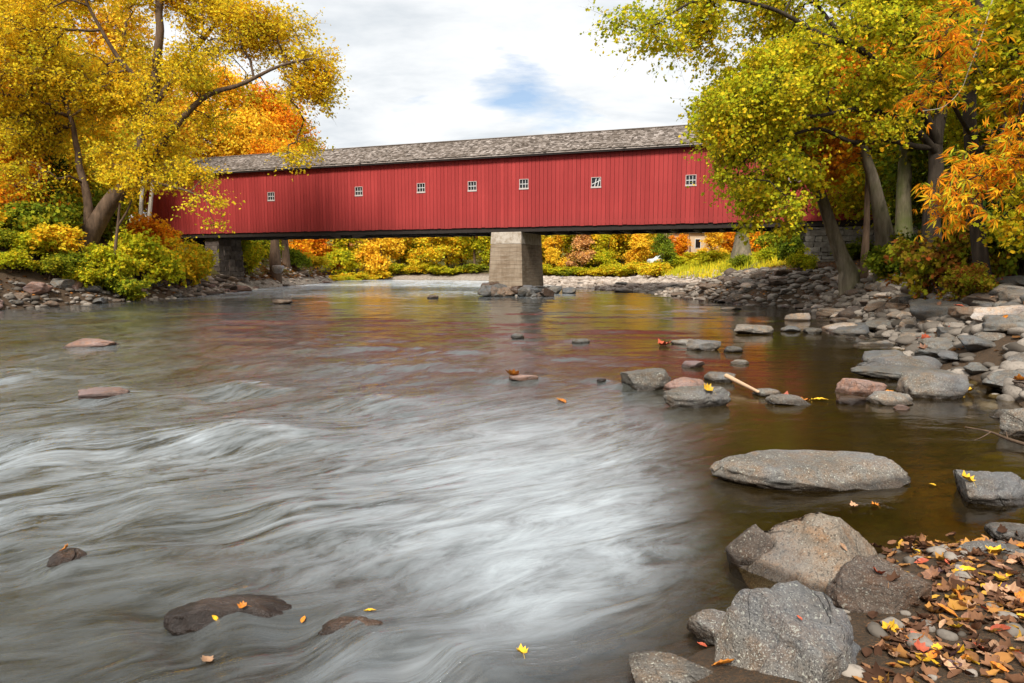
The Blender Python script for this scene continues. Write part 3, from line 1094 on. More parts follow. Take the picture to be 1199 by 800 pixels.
def hero(cx, yb, w, h, mat, label, seed, sub=5, dr=0.75, z=0.0, sink=0.35, cuts=6, rough=0.09, flat=0.0, planes=(), rz=0.0, name="rock", tilt=0.0, group=None, cat="rock", low=0.22):
    """a rock whose visible foot spans w px at pixel row yb (photograph pixels) and shows h px tall"""
    c = ground(cx, yb, z)
    k = c[1] * 1.0 / FPX
    W, D, H = w * k, w * k * dr, h * k
    # part of the pixel height is the top face seen from above
    look = (CAMZ - z) / math.hypot(c[0], c[1])
    Hm = max(0.10 * W, H - 0.45 * D * look)
    tot = Hm / (1 - sink)
    P, F = rock_arrays(seed, sub, cuts, rough, low, (W, D, tot), flat, planes)
    o = link(name, mesh_np(name, P, F), mat)
    kx = (c[1] + D * 0.42) / c[1]
    o.location = (c[0] * kx, c[1] + D * 0.42, z + Hm - tot / 2)
    o.rotation_euler = (0, tilt, rz)
    tag(o, label, cat, group)
    ROCKS_XY.append((c[0], c[1] + D * 0.42, W / 2))
    return o


# foreground rocks
hero(930, 838, 205, 168, RM['granite'], "large speckled granite boulder at the bottom edge, biggest of the foreground rocks", 3, 6, 0.75, 0.0, 0.38, 9, 0.09, 0, [((0.2, -0.3, 1), 0.55), ((0.9, -0.5, 0.3), 0.6), ((-0.8, -0.5, 0.5), 0.62)], low=0.10)
hero(962, 700, 205, 108, RM['tan'], "tall tan boulder with a sharp ridge and rusty streaks, beside the leaf pile", 14, 6, 0.7, 0.0, 0.42, 5, 0.08, 0, [((-0.62, -0.45, 0.75), 0.34), ((0.75, -0.45, 0.6), 0.40), ((0.1, 0.9, 0.5), 0.45), ((0.0, -1, 0.25), 0.6)], low=0.1)
hero(1025, 742, 125, 92, RM['umber'], "dark cracked brown rock wedged behind the speckled boulder", 22, 6, 0.8, 0.02, 0.3, 9, 0.14, 0, [((0.1, -0.2, 1), 0.5), ((0.4, -0.9, 0.1), 0.5)], low=0.12)
hero(880, 666, 66, 62, RM['brown'], "small rounded brown rock leaning on the tan ridged boulder", 31, 5, 0.9, 0.0, 0.4, 2, 0.06)
hero(946, 574, 246, 42, RM['granite'], "long low speckled slab of rock lying alone in calm brown water", 44, 6, 0.42, 0.0, 0.4, 2, 0.05, 0.5, [((0.5, -1, 0.7), 0.62)], 0.05)
hero(1160, 591, 100, 38, RM['granite'], "flat speckled rock with a yellow leaf on its left edge", 52, 6, 0.7, 0.0, 0.4, 4, 0.09, 0.5)
hero(1168, 684, 120, 40, RM['granite'], "flat speckled rock half buried in the fallen leaves at right edge", 61, 6, 0.7, 0.0, 0.4, 4, 0.08, 0.4)
hero(790, 815, 120, 46, RM['granite'], "low pinkish speckled rock at the bottom edge left of the big boulder", 67, 6, 0.7, 0.0, 0.4, 2, 0.07, 0.6)
hero(1155, 812, 130, 32, RM['granite'], "grey rock at the bottom right corner under the leaves", 71, 6, 0.7, 0.05, 0.4, 4, 0.08, 0.5)
hero(1066, 752, 42, 32, RM['granite'], "small grey stone between the cracked rock and the leaves", 73, 5, 0.8, 0.05, 0.3, 3, 0.06)
hero(838, 757, 70, 42, RM['granite'], "pale knobbly rock at the waterline left of the big boulder", 77, 5, 0.8, 0.0, 0.3, 3, 0.1)
hero(1185, 634, 60, 18, RM['granite'], "thin wet rock behind the leaf pile at right edge", 79, 5, 0.7, 0.0, 0.4, 3, 0.08, 0.5)
hero(1178, 722, 60, 20, RM['grey'], "small flat rock under scattered leaves below the half buried slab", 83, 5, 0.8, 0.08, 0.3, 3, 0.08, 0.5)
hero(1195, 512, 52, 36, RM['granite'], "grey knobbly rock at right edge beside the dead branch", 85, 5, 0.8, 0.0, 0.3, 4, 0.1)
hero(1175, 490, 36, 12, RM['granite'], "thin pale rock just left of the knobbly edge rock", 86, 5, 0.8, 0.0, 0.3, 4, 0.08)
hero(1000, 815, 62, 34, RM['granite'], "small angular rock at the bottom edge between the big boulder and the leaves", 141, 5, 0.8, 0.03, 0.3, 8, 0.08, low=0.1)
hero(1086, 822, 84, 40, RM['granite'], "angular speckled rock at the bottom edge in the leaf pile", 142, 5, 0.8, 0.04, 0.3, 8, 0.08, low=0.1)
hero(1120, 716, 54, 24, RM['granite'], "small angular rock showing in the middle of the leaf pile", 143, 5, 0.8, 0.05, 0.3, 8, 0.08, low=0.1)
hero(1140, 760, 66, 26, RM['brown'], "brownish flat stone in the leaf pile above the corner rock", 144, 5, 0.8, 0.05, 0.3, 8, 0.08, low=0.1)
hero(1092, 668, 50, 20, RM['umber'], "dark wet stone at the back edge of the leaf pile", 145, 5, 0.8, 0.0, 0.3, 8, 0.08, low=0.1)
for (cx, yb, w, h, m, lab, sd_) in [(238, 792, 95, 20, 'pink', "reddish stone seen through the water at the bottom left", 151), (330, 805, 110, 20, 'brown', "brown stone seen through the water at the bottom edge", 152), (150, 805, 100, 20, 'brown', "brown stone under the water near the left bottom corner", 153),
                                   (470, 800, 80, 18, 'pink', "pinkish stone under the water left of the smooth bottom rock", 154), (640, 790, 90, 18, 'brown', "brown stone under the water right of the falls", 155), (700, 760, 70, 16, 'brown', "brown stone under clear water before the knobbly rock", 156)]:
    hero(cx, yb, w, h, RM[m], lab, sd_, 5, 0.8, -0.17, 0.5, 4, 0.07)
# mid river rocks (cx, yb, w, h, material, label)
MIDS = [
    (1095, 467, 84, 32, 'granite', "blocky tan rock with a flat top at the calm pool", 91, 0.55),
    (1060, 447, 120, 14, 'grey', "flat grey ledge behind the blocky tan rock", 92, 0.5),
    (1042, 475, 54, 18, 'granite', "smooth blue grey rock in front of the blocky tan rock", 93, 0.8),
    (1008, 463, 56, 20, 'pink', "low mauve rock left of the blue grey one", 94, 0.7),
    (996, 474, 36, 10, 'dark', "small dark wet rock beneath the low mauve rock", 95, 0.7),
    (1055, 480, 20, 6, 'pink', "tiny reddish stone before the blue grey rock", 96, 0.7),
    (758, 457, 60, 27, 'granite', "domed grey rock at the edge of the fast water", 101, 0.8),
    (803, 459, 58, 18, 'pink', "reddish rock touching the domed grey rock", 102, 0.7),
    (815, 478, 84, 26, 'granite', "long sloping grey rock with an orange leaf on it", 103, 0.5),
    (843, 448, 36, 13, 'granite', "small tan rock holding the pale stick", 104, 0.8),
    (898, 465, 34, 11, 'granite', "small rounded rock at the far end of the pale stick", 105, 0.8),
    (923, 475, 54, 13, 'granite', "low dark rock with yellow leaves behind it", 106, 0.6),
    (824, 411, 42, 13, 'granite', "grey rock of the pair in the orange reflection", 107, 0.7),
    (803, 404, 36, 8, 'granite', "flat pale rock just behind the grey rock of the pair", 108, 0.7),
    (858, 413, 22, 8, 'grey', "small round stone right of the grey rock pair", 109, 0.9),
    (812, 431, 28, 8, 'pink', "little reddish stone alone in the orange reflection", 110, 0.7),
    (866, 427, 22, 6, 'granite', "tiny pale stone alone right of the reddish one", 111, 0.7),
    (882, 392, 48, 12, 'granite', "smooth low grey dome in the calm orange water", 112, 0.8),
    (933, 376, 30, 10, 'pale', "pale low rock towards the far shore of the pool", 113, 0.8),
    (925, 389, 22, 8, 'grey', "small grey stone below the pale low rock", 114, 0.8),
    (951, 391, 20, 7, 'grey', "knobbly little stone in the pool with leaves beside it", 115, 0.8),
    (856, 363.5, 26, 4, 'pale', "thin pale flat stone far out in the orange water", 116, 0.6),
    (606, 396, 16, 6, 'grey', "small dark rock midstream below the pier", 117, 0.8),
    (680, 403, 22, 7, 'grey', "small low rock midstream right of centre", 118, 0.8),
    (613, 446, 36, 8, 'pink', "wet reddish rock midstream with an orange leaf", 119, 0.6),
    (704, 448, 12, 5, 'dark', "tiny dark stone left of the domed grey rock", 120, 0.8),
    (105, 408, 66, 11, 'pink', "flat pinkish rock in the left rapids, farther of the two", 121, 0.6),
    (122, 468, 62, 13, 'pink', "low reddish rock washed by the left rapids, nearer of the two", 122, 0.6),
    (290, 458, 50, 7, 'pink', "half drowned brown rock under the white swirl", 123, 0.6),
    (507, 349.5, 14, 4, 'brown', "yellowish mossy stone in the far water left of the pier", 124, 0.8),
    (330, 356, 24, 5, 'brown', "greenish low stone in the far water by the left bank", 125, 0.8),
]
for (cx, yb, w, h, m, lab, sd_, dr) in MIDS:
    hero(cx, yb, w, h, RM[m], lab, sd_, 5 if w > 40 else 4, dr, 0.0, 0.4, 4 + sd_ % 3, 0.09, [0, 0.6, 0.5][sd_ % 3], rz=0.15 * math.sin(sd_))
# dark rocks under the foreground falls
hero(272, 738, 165, 40, RM['dark'], "dark brown drowned rock with bits of leaf under the falling water", 131, 6, 0.5, -0.014, 0.6, 2, 0.06)
hero(418, 757, 125, 38, RM['dark'], "dark drowned rock at the lip of the foreground falls", 132, 6, 0.5, -0.008, 0.6, 2, 0.06)
hero(80, 665, 56, 22, RM['dark'], "small dark rock with an orange leaf in the left rapids", 133, 5, 0.7, 0.0, 0.6, 3, 0.08)
hero(535, 797, 110, 36, RM['dark'], "dark smooth drowned rock at the bottom edge of the falls", 134, 6, 0.6, -0.02, 0.65, 2, 0.06)


def shore_points(n, xr, yr, sdr, power=1.0):
    out = []
    while len(out) < n:
        x = rng.uniform(*xr, 4000)
        y = rng.uniform(*yr, 4000)
        s = river_sd(x, y)
        k = (s > sdr[0]) & (s < sdr[1])
        for a, b, c in zip(x[k], y[k], s[k]):
            out.append((a, b, c))
            if len(out) >= n:
                break
    return out


def spaced(cands, n, fac=0.62, size=None):
    """keeps N candidates that do not crowd each other"""
    kept = []
    for (x, y, s) in cands:
        d = size(x, y, s)
        ok = True
        for (a, b, r) in kept:
            if (a - x) ** 2 + (b - y) ** 2 < (fac * (r + d)) ** 2:
                ok = False
                break
        if ok:
            for (a, b, r) in ROCKS_XY:
                if (a - x) ** 2 + (b - y) ** 2 < (0.6 * r + 0.4 * d) ** 2:
                    ok = False
                    break
        if ok:
            kept.append((x, y, d))
            if len(kept) >= n:
                break
    return kept


def bank_rocks(n, xr, yr, sdr, dmin, dmax, mats, label, group, flatness=0.55, name="rock", view=True):
    cands = shore_points(6000, xr, yr, sdr)
    if view:
        cands = [c for c in cands if abs(c[0]) < 0.78 * c[1] + 0.4]
    rr = rng.uniform
    kept = spaced(cands, n, 0.5, lambda x, y, s: (dmin + (dmax - dmin) * rng.random() ** 1.8) / 2 * 1.0)
    for (x, y, d) in kept:
        w = d * 2
        dims = (w * rr(0.9, 1.3), w * rr(0.7, 1.0), w * rr(0.75, 1.25) * flatness)
        z = max(tz(x, y), -0.08)
        place_rock((x, y, z + dims[2] * rr(0.08, 0.22)), dims, rr(0, 6.28), RM[mats[int(rng.integers(len(mats)))]], label, group, name, None, (rr(-0.15, 0.15), rr(-0.15, 0.15)))
    return len(kept)


nA = bank_rocks(80, (5.5, 16), (8.5, 20), (-0.9, 3.2), 0.35, 1.2, ['grey', 'granite', 'grey', 'granite', 'brown', 'pale'], "grey rounded rock in the wide rocky shore of the calm pool", "rocks along the near right shore", 0.42)
nB = bank_rocks(100, (9, 18), (20, 42), (-0.6, 3.2), 0.45, 1.2, ['brown', 'brown', 'granite', 'pale', 'umber'], "brownish rock in the heap sloping below the leaning trunks", "rocks heaped on the right bank", 0.42)
nC = bank_rocks(40, (0, 18), (43, 92), (-0.5, 9), 0.45, 1.2, ['pale', 'pale', 'grey'], "pale bleached rock on the gravel bar beyond the bridge", "rocks on the gravel bar", 0.45)
nD = bank_rocks(48, (-30, -19), (27, 54), (-0.35, 1.5), 0.45, 1.5, ['brown', 'grey', 'pink', 'brown'], "brown rock along the water's edge below the left bushes", "rocks along the left bank", 0.5)
nE = bank_rocks(18, (-30, -20), (57, 88), (-0.3, 5), 0.6, 1.7, ['pale', 'brown', 'pink'], "pinkish rock on the rubble slope beyond the left abutment", "rocks on the far left slope", 0.5)
print("rocks", nA, nB, nC, nD, nE)
# the white boulder on the rubble slope
q = ground(326, 322, 1.1)
place_rock((q[0], q[1], 1.6), (1.15, 0.9, 0.8), 0.3, RM['white'], "pale boulder on the rubble slope left beyond the bridge, lightest of that slope", None, proto=4)
# rocks round the pier foot
k = 0
for i in range(60):
    a = rng.uniform(-0.5, 3.6)
    px_ = rng.uniform(555, 668)
    py_ = 347.5 - max(0, rng.normal(0, 1.6)) if px_ < 640 else 343.5 + rng.normal(0, 1.2)
    c = ground(px_, py_)
    if k < 28:
        d = rng.uniform(0.6, 1.3)
        place_rock((c[0], c[1], rng.uniform(0.1, 0.42) if abs(px_ - 600) < 42 else 0.1), (d * 1.2, d, d * 0.7), rng.uniform(0, 6), RM[['brown', 'grey', 'dark', 'grey'][i % 4]],
                   "rock in the rubble heap round the foot of the concrete pier", "rocks round the pier foot")
        k += 1

# gravel: many small stones as one scatter
Vs, Fs, n = [], [], 0
protoS = [rock_arrays(300 + k, 2, 5, 0.1, 0.25) for k in range(6)]


def scatter_stones(pts, smin, smax):
    global n
    for (x, y, s) in pts:
        P, F = protoS[int(rng.integers(6))]
        d = smin + (smax - smin) * rng.random() ** 2
        a = rng.uniform(0, 6.28)
        c_, s_n = math.cos(a), math.sin(a)
        Q = P * np.array([d * 1.2, d, d * 0.6])
        Q = np.stack([Q[:, 0] * c_ - Q[:, 1] * s_n, Q[:, 0] * s_n + Q[:, 1] * c_, Q[:, 2]], 1)
        z = max(tz(x, y), -0.03) if False else TZ[(x, y)]
        Vs.append(Q + np.array([x, y, z + d * 0.1]))
        Fs.append(F + n)
        n += len(P)


def with_z(pts):
    a = np.array(pts)
    zz = terr(a[:, 0], a[:, 1])
    for (x, y, s), z in zip(pts, zz):
        TZ[(x, y)] = z


TZ = {}
for (cnt, xr, yr, sdr, a, b) in ((2600, (5.5, 18), (8.5, 42), (-0.5, 4), 0.10, 0.42), (3200, (-2, 19), (42, 96), (-0.3, 14), 0.18, 0.55), (600, (-30, -19), (27, 54), (-0.3, 1.8), 0.12, 0.40), (500, (-30, -20), (56, 90), (-0.3, 6), 0.2, 0.6), (260, (1.0, 5), (2.4, 5.5), (-0.1, 2.2), 0.03, 0.10)):
    pts = shore_points(cnt, xr, yr, sdr)
    with_z(pts)
    scatter_stones(pts, a, b)
gm = mesh_np("gravel", np.concatenate(Vs), np.concatenate(Fs))
t = NT("mixed_gravel")
g = t.n("NewGeometry")
z = t.sep(g.outputs['Position'])
col = t.ramp(g.outputs['Random Per Island'], [(0.0, (0.08, 0.065, 0.05)), (0.5, (0.20, 0.17, 0.14)), (1.0, (0.34, 0.29, 0.24))])
bm_ = t.ramp(t.math('MULTIPLY', t.math('SUBTRACT', z[1], 41.0), 0.25), [(0, 0.0), (1, 1.0)])
col = t.mix(bm_, col, t.ramp(g.outputs['Random Per Island'], [(0.0, (0.22, 0.17, 0.13)), (1.0, (0.55, 0.46, 0.38))]))
nz = t.noise(g.outputs['Position'], 30, 4)
col = t.mix(t.ramp(nz, [(0.5, 0.0), (0.7, 0.5)]), col, (0.06, 0.05, 0.04))
gravel = link("gravel", gm, t.finish(t.principled(col, 0.8, None, 0.3)))
tag(gravel, kind="stuff")

# ------------------------------------------------------------------ leaf templates and trees
T_QUAD = (np.array([(0, 0, 0), (0.42, 0.5, 0.10), (0, 1, -0.06), (-0.42, 0.5, 0.10)], float), np.array([[0, 1, 2], [0, 2, 3]]))
T_LOBE = (np.array([(0, 0, 0), (0.5, 0.28, 0.06), (0.27, 0.5, 0.03), (0.42, 0.8, -0.02), (0, 1.05, -0.12), (-0.42, 0.8, -0.02), (-0.27, 0.5, 0.03), (-0.5, 0.28, 0.06)], float),
          np.array([[0, 1, 2], [0, 2, 4], [2, 3, 4], [0, 4, 6], [4, 5, 6], [0, 6, 7]]))
# a spray of five drooping leaflets
_v, _fc = [], []
for k, a in enumerate((-1.15, -0.55, 0.0, 0.55, 1.15)):
    l = [0.62, 0.85, 1.0, 0.85, 0.62][k]
    d = np.array([math.sin(a), math.cos(a), 0])
    sd_ = np.array([math.cos(a), -math.sin(a), 0])
    b0 = len(_v)
    _v += [d * 0.05, d * 0.5 * l + sd_ * 0.085 - np.array([0, 0, 0.06]), d * l - np.array([0, 0, 0.34 * l]), d * 0.5 * l - sd_ * 0.085 - np.array([0, 0, 0.06])]
    _fc += [[b0, b0 + 1, b0 + 2], [b0, b0 + 2, b0 + 3]]
T_SPRAY = (np.array(_v), np.array(_fc))


def leaves_mesh(name, C, size, template, out=None, droop=0.0, up=0.55):
    n = len(C)
    TV, TF = template
    nrm = rng.normal(0, 0.55, (n, 3)) + np.array([0, 0, up])
    if out is not None:
        nrm += out * 0.45
    nrm /= np.linalg.norm(nrm, axis=1)[:, None]
    d = rng.normal(0, 1, (n, 3)) + np.array([0, 0, -droop])
    if out is not None:
        d += out * 0.6
    d -= nrm * np.sum(d * nrm, 1)[:, None]
    d /= np.linalg.norm(d, axis=1)[:, None] + 1e-9
    s = np.cross(d, nrm)
    sz = size * rng.uniform(0.45, 1.3, n)
    V = C[:, None, :] + sz[:, None, None] * (TV[None, :, 0:1] * s[:, None, :] + TV[None, :, 1:2] * d[:, None, :] + TV[None, :, 2:3] * nrm[:, None, :])
    k = len(TV)
    F = (np.arange(n)[:, None, None] * k + TF[None]).reshape(-1, TF.shape[1])
    return mesh_np(name, V.reshape(-1, 3), F, False)


def sprays(C, n_tw, length, droop, out_dir, r):
    """N_TW drooping twigs from every point of C: their base, direction, length, and one mesh for the wood"""
    n = len(C) * n_tw
    B = np.repeat(C, n_tw, 0)
    O = np.repeat(out_dir, n_tw, 0)
    d = rng.normal(0, 0.75, (n, 3)) + O * 0.45 + np.array([0, 0, -0.12 * droop])
    d[:, 2] *= 0.75
    d /= np.linalg.norm(d, axis=1)[:, None]
    L = length * rng.uniform(0.55, 1.5, n)
    P = np.stack([twig_at(B, d, L, np.full(n, q), droop) for q in (0.0, 0.5, 1.0)], 1)
    s_ = np.cross(d, np.array([0.2, 0.1, 1.0]))
    s_ /= np.linalg.norm(s_, axis=1)[:, None] + 1e-9
    u_ = np.cross(s_, d)
    ang = np.arange(3) * 2.094
    ring = s_[:, None, :] * np.cos(ang)[None, :, None] + u_[:, None, :] * np.sin(ang)[None, :, None]
    rr_ = r * np.array([1.0, 0.7, 0.35])
    V = P[:, :, None, :] + ring[:, None, :, :] * rr_[None, :, None, None]
    f = np.array([[a * 3 + k, a * 3 + (k + 1) % 3, a * 3 + 3 + (k + 1) % 3, a * 3 + 3 + k] for a in (0, 1) for k in range(3)])
    F = (np.arange(n)[:, None, None] * 9 + f[None]).reshape(-1, 4)
    return B, d, L, V.reshape(-1, 3), F


def twig_at(B, d, L, q, droop):
    return B + d * (L * q)[:, None] + np.array([0, 0, -0.28 * droop]) * (L * q * q)[:, None]


def in_lobes(lobes, n, thr, seed, nscale):
    """points spread through ellipsoid lobes, thinned by noise so gaps show"""
    vol = np.array([l[3] * l[4] * l[5] for l in lobes]) ** 0.75 * np.array([l[6] if len(l) > 6 else 1.0 for l in lobes])
    out = []
    tot = 0
    while tot < n:
        k = rng.choice(len(lobes), n, p=vol / vol.sum())
        L = np.array([l[:6] for l in lobes])[k]
        d = rng.normal(size=(n, 3))
        d /= np.linalg.norm(d, axis=1)[:, None]
        r = rng.random(n) ** (1 / 2.4)
        P = L[:, :3] + d * r[:, None] * L[:, 3:6]
        keep = fbm(P * nscale, 2, seed) > thr
        out.append(P[keep])
        tot += keep.sum()
    return np.concatenate(out)[:n]


def make_tree(name, label, cat, group, base, trunks, lobes, nclump, per, size, leaf, bark, clump_r=0.6, template=T_QUAD, thr=-0.12, seed=1, nscale=0.5, droop=0.4, twig=0.011, sides=9, base_z=None, up=0.55, flat=0.6, n_tw=6):
    base = np.array(base, float)
    root = empty(name, base, 0, label, cat, group)
    nodes, par, rad_min, first = [], [], [], []
    VV, FF, nv = [], [], 0
    for (path, r0, r1) in trunks:
        P = smooth_path(np.array(path, float) - base, 7)
        wob = np.stack([fbm(np.stack([P[:, 2] * 0.6 + q, P[:, 0] * 0.2, P[:, 1] * 0.2], 1), 2, seed + q) for q in range(3)], 1)
        P = P + wob * np.minimum(0.25, r0 * 0.6) * np.linspace(0, 1, len(P))[:, None]
        tt = np.linspace(0, 1, len(P))
        rr = r0 + (r1 - r0) * tt ** 0.8
        L0 = np.linalg.norm(P - P[0], axis=1)
        if len(nodes) == 0:
            rr = rr * (1 + 0.40 * np.exp(-L0 / (1.6 * r0)))
            foot = -0.35
            if base[0] or base[1]:
                foot = min(0.0, tz(base[0], base[1]) - base[2]) - 0.35
            P[0] += np.array([0, 0, foot])
        V, F = tube(P, rr, sides + 3)
        V[:-1] += 0.10 * (np.repeat(rr, sides + 3)[:, None]) * fbm(V[:-1] * 3.0, 3, seed)[:, None] * rng.normal(0, 1, (1, 3)) * 0 + 0
        VV.append(V)
        FF.append(F + nv)
        nv += len(V)
        for i in range(len(P)):
            if i < len(P) * 0.25 and len(nodes) == 0:
                continue
            nodes.append(P[i])
            par.append(-1)
            rad_min.append(rr[i])
    lobes_l = [(l[0] - base[0], l[1] - base[1], l[2] - base[2], *l[3:]) for l in lobes]
    C = in_lobes(lobes_l, nclump, thr, seed, nscale)
    nt = len(nodes)
    nodes = np.array(nodes)
    center = nodes[:nt]
    dist0 = np.array([np.min(np.linalg.norm(center - c, axis=1)) for c in C])
    order = np.argsort(dist0)
    NP = np.zeros((nt + len(C), 3))
    NP[:nt] = nodes
    cost = np.zeros(nt + len(C))
    parent = np.full(nt + len(C), -1)
    m = nt
    for ci in order:
        c = C[ci]
        dv = c - NP[:m]
        d = np.linalg.norm(dv, axis=1)
        sc = d + 0.35 * cost[:m] + 0.25 * np.maximum(0, -dv[:, 2])
        j = int(np.argmin(sc))
        NP[m] = c
        parent[m] = j
        cost[m] = cost[j] + d[j]
        m += 1
    cnt = np.ones(m)
    for i in range(m - 1, nt - 1, -1):
        if parent[i] >= nt:
            cnt[parent[i]] += cnt[i]
    rad = twig * cnt ** 0.5
    for i in range(nt, m):
        j = parent[i]
        a, b = NP[j], NP[i]
        ra = min(rad[i] * 1.25, rad_min[j] * 0.85) if j < nt else min(rad[i] * 1.2, rad[j])
        rb = rad[i] * 0.9 if cnt[i] > 1 else rad[i] * 0.4
        L = np.linalg.norm(b - a)
        k = 4 if cnt[i] > 2 else 3
        tt = np.linspace(0, 1, k)[:, None]
        P = a + (b - a) * tt
        off = rng.normal(0, 0.09 * L, (k, 3)) + np.array([0, 0, 0.08 * L])
        off[0] = off[-1] = 0
        P = P + off
        V, F = tube(P, np.linspace(ra, min(rb, ra), k), 5 if cnt[i] > 4 else 3)
        VV.append(V)
        FF.append(F + nv)
        nv += len(V)
    cm = C - C.mean(0)
    cm /= np.linalg.norm(cm, axis=1)[:, None] + 1e-9
    B, d, L, V, F = sprays(C, n_tw, clump_r * 0.95, droop, cm, twig * 0.55)
    VV.append(V)
    FF.append(F + nv)
    Fa = np.concatenate(FF)
    link("trunk", mesh_np("trunk", np.concatenate(VV), fix_tris(Fa)), bark, root)
    # leaves sit along the twigs
    npl = rng.poisson(per / n_tw, len(B))
    idx = np.repeat(np.arange(len(B)), npl)
    q = rng.random(len(idx)) ** 0.75
    P = twig_at(B[idx], d[idx], L[idx], q, droop) + rng.normal(0, 1, (len(idx), 3)) * min(size * 0.75, clump_r * 0.22) * np.array([1, 1, 0.8])
    link("crown", leaves_mesh("crown", P, size, template, d[idx] * 0.6 + cm[idx // n_tw] * 0.4, droop, up), leaf, root)
    return root


def pl(px, py, Yd, rx, ry, rd, wt=1.0):
    """an ellipsoid lobe seen at a pixel, at depth Yd, radii rx, ry in pixels and rd in metres"""
    c = at(px, py, Yd)
    k = Yd / FPX
    return (c[0], c[1], c[2], rx * k, rd, ry * k, wt)


def ptree(pxs, Yd, dy=None):
    return [at(a, b, Yd + (0 if dy is None else dy[i])) for i, (a, b) in enumerate(pxs)]


# --- left bank: the big leaning golden tree
YD = 38.0
b0 = at(92, 308, YD)
make_tree("golden_tree", "big leaning golden tree with a thick forked trunk on the left bank", "tree", None, b0,
          [(ptree([(92, 310), (104, 280), (128, 240), (152, 210), (166, 175), (172, 140), (178, 100), (184, 50), (188, 0), (190, -60)], YD), 0.56, 0.14),
           (ptree([(98, 285), (104, 255), (102, 225), (93, 192), (86, 150), (70, 100), (60, 40)], YD, [0, 0, 0.3, 0.6, 1, 1.5, 2]), 0.30, 0.07),
           (ptree([(150, 214), (175, 190), (205, 150), (240, 112), (285, 98), (330, 78), (365, 70)], YD, [0, -0.4, -0.8, -1.2, -1.5, -1.5, -1.5]), 0.26, 0.04),
           (ptree([(172, 135), (200, 95), (235, 50), (265, 10), (290, -40)], YD, [0, 0.4, 0.8, 1, 1.2]), 0.2, 0.05),
           (ptree([(155, 205), (185, 215), (215, 222), (240, 232)], YD, [0, -1.2, -2, -2.6]), 0.12, 0.03),
           (ptree([(176, 105), (140, 70), (110, 20), (90, -30)], YD, [0, -0.5, -1, -1.5]), 0.16, 0.05)],
          [pl(150, 50, YD, 70, 50, 4.0), pl(95, 30, YD, 70, 55, 4), pl(45, 95, YD, 70, 60, 4), pl(120, 110, YD, 55, 35, 3), pl(235, 55, YD, 62, 45, 3.5), pl(210, 10, YD, 70, 40, 3.5), pl(290, 50, YD, 40, 34, 2.5), pl(300, 15, YD, 40, 30, 2.5),
           pl(342, 112, YD, 32, 36, 1.8, 1.1), pl(335, 25, YD, 26, 26, 1.6, 1.3), pl(368, 75, YD, 20, 24, 1.2, 1.3), pl(350, 55, YD, 24, 20, 1.2, 1.1), pl(372, 108, YD, 14, 16, 0.9, 1.4), pl(265, 110, YD, 44, 26, 2.2), pl(290, 140, YD, 44, 20, 1.8), pl(85, 165, YD, 60, 26, 2.6),
           pl(205, 145, YD, 52, 28, 2.4), pl(170, 185, YD, 50, 20, 1.8), pl(30, 30, YD, 70, 55, 4), pl(230, -30, YD, 110, 40, 4), pl(352, 158, YD, 20, 20, 1.2, 1.3), pl(325, 165, YD, 26, 14, 1.2, 1.2),
           pl(236, 238, YD - 3, 30, 10, 1.2, 1.2), pl(205, 262, YD - 2.5, 26, 8, 1.0, 0.7), pl(256, 262, YD - 3, 14, 6, 0.7, 1.2), pl(340, 178, YD - 1, 12, 12, 0.7, 1.4), pl(60, -80, YD, 150, 60, 5, 0.4), pl(25, 150, YD, 50, 36, 2.5),
           pl(215, 200, YD - 1.5, 45, 14, 1.2), pl(40, 205, YD - 1, 40, 18, 1.5), pl(180, 85, YD - 2, 50, 28, 1.5)],
          2000, 62, 0.150, LM['sycamore'], BK['brown'], 0.95, T_QUAD, 0.05, 5, 0.40, 0.4, 0.012, flat=0.5)

# orange tree at the far left
YD = 41.0
b0 = at(-40, 300, YD)
make_tree("orange_maple", "orange maple at the left edge with low orange sprays", "tree", None, b0,
          [(ptree([(-40, 300), (-30, 230), (-20, 160), (-10, 90)], YD), 0.35, 0.08)],
          [pl(-10, 215, YD - 3, 55, 45, 2.5), pl(30, 245, YD - 3, 40, 30, 2), pl(-20, 130, YD, 60, 60, 3), pl(20, 190, YD - 1, 45, 20, 2), pl(0, 280, YD - 3, 22, 20, 1.5)],
          330, 60, 0.18, LM['orange'], BK['brown'], 0.85, T_QUAD, -0.15, 8)

# slender young tree in front of the bushes
YD = 36.3
b0 = at(136, 330, YD)
make_tree("slender_tree", "slender forked young tree with thin stem among the left bushes", "tree", None, b0,
          [(ptree([(136, 332), (135, 300), (138, 265), (141, 235), (150, 215)], YD), 0.11, 0.04), (ptree([(138, 265), (150, 245), (158, 222)], YD), 0.07, 0.03)],
          [pl(150, 215, YD, 34, 20, 1.2), pl(130, 235, YD, 20, 12, 1)], 40, 40, 0.16, LM['sycamore'], BK['brown'], 0.6, seed=9)

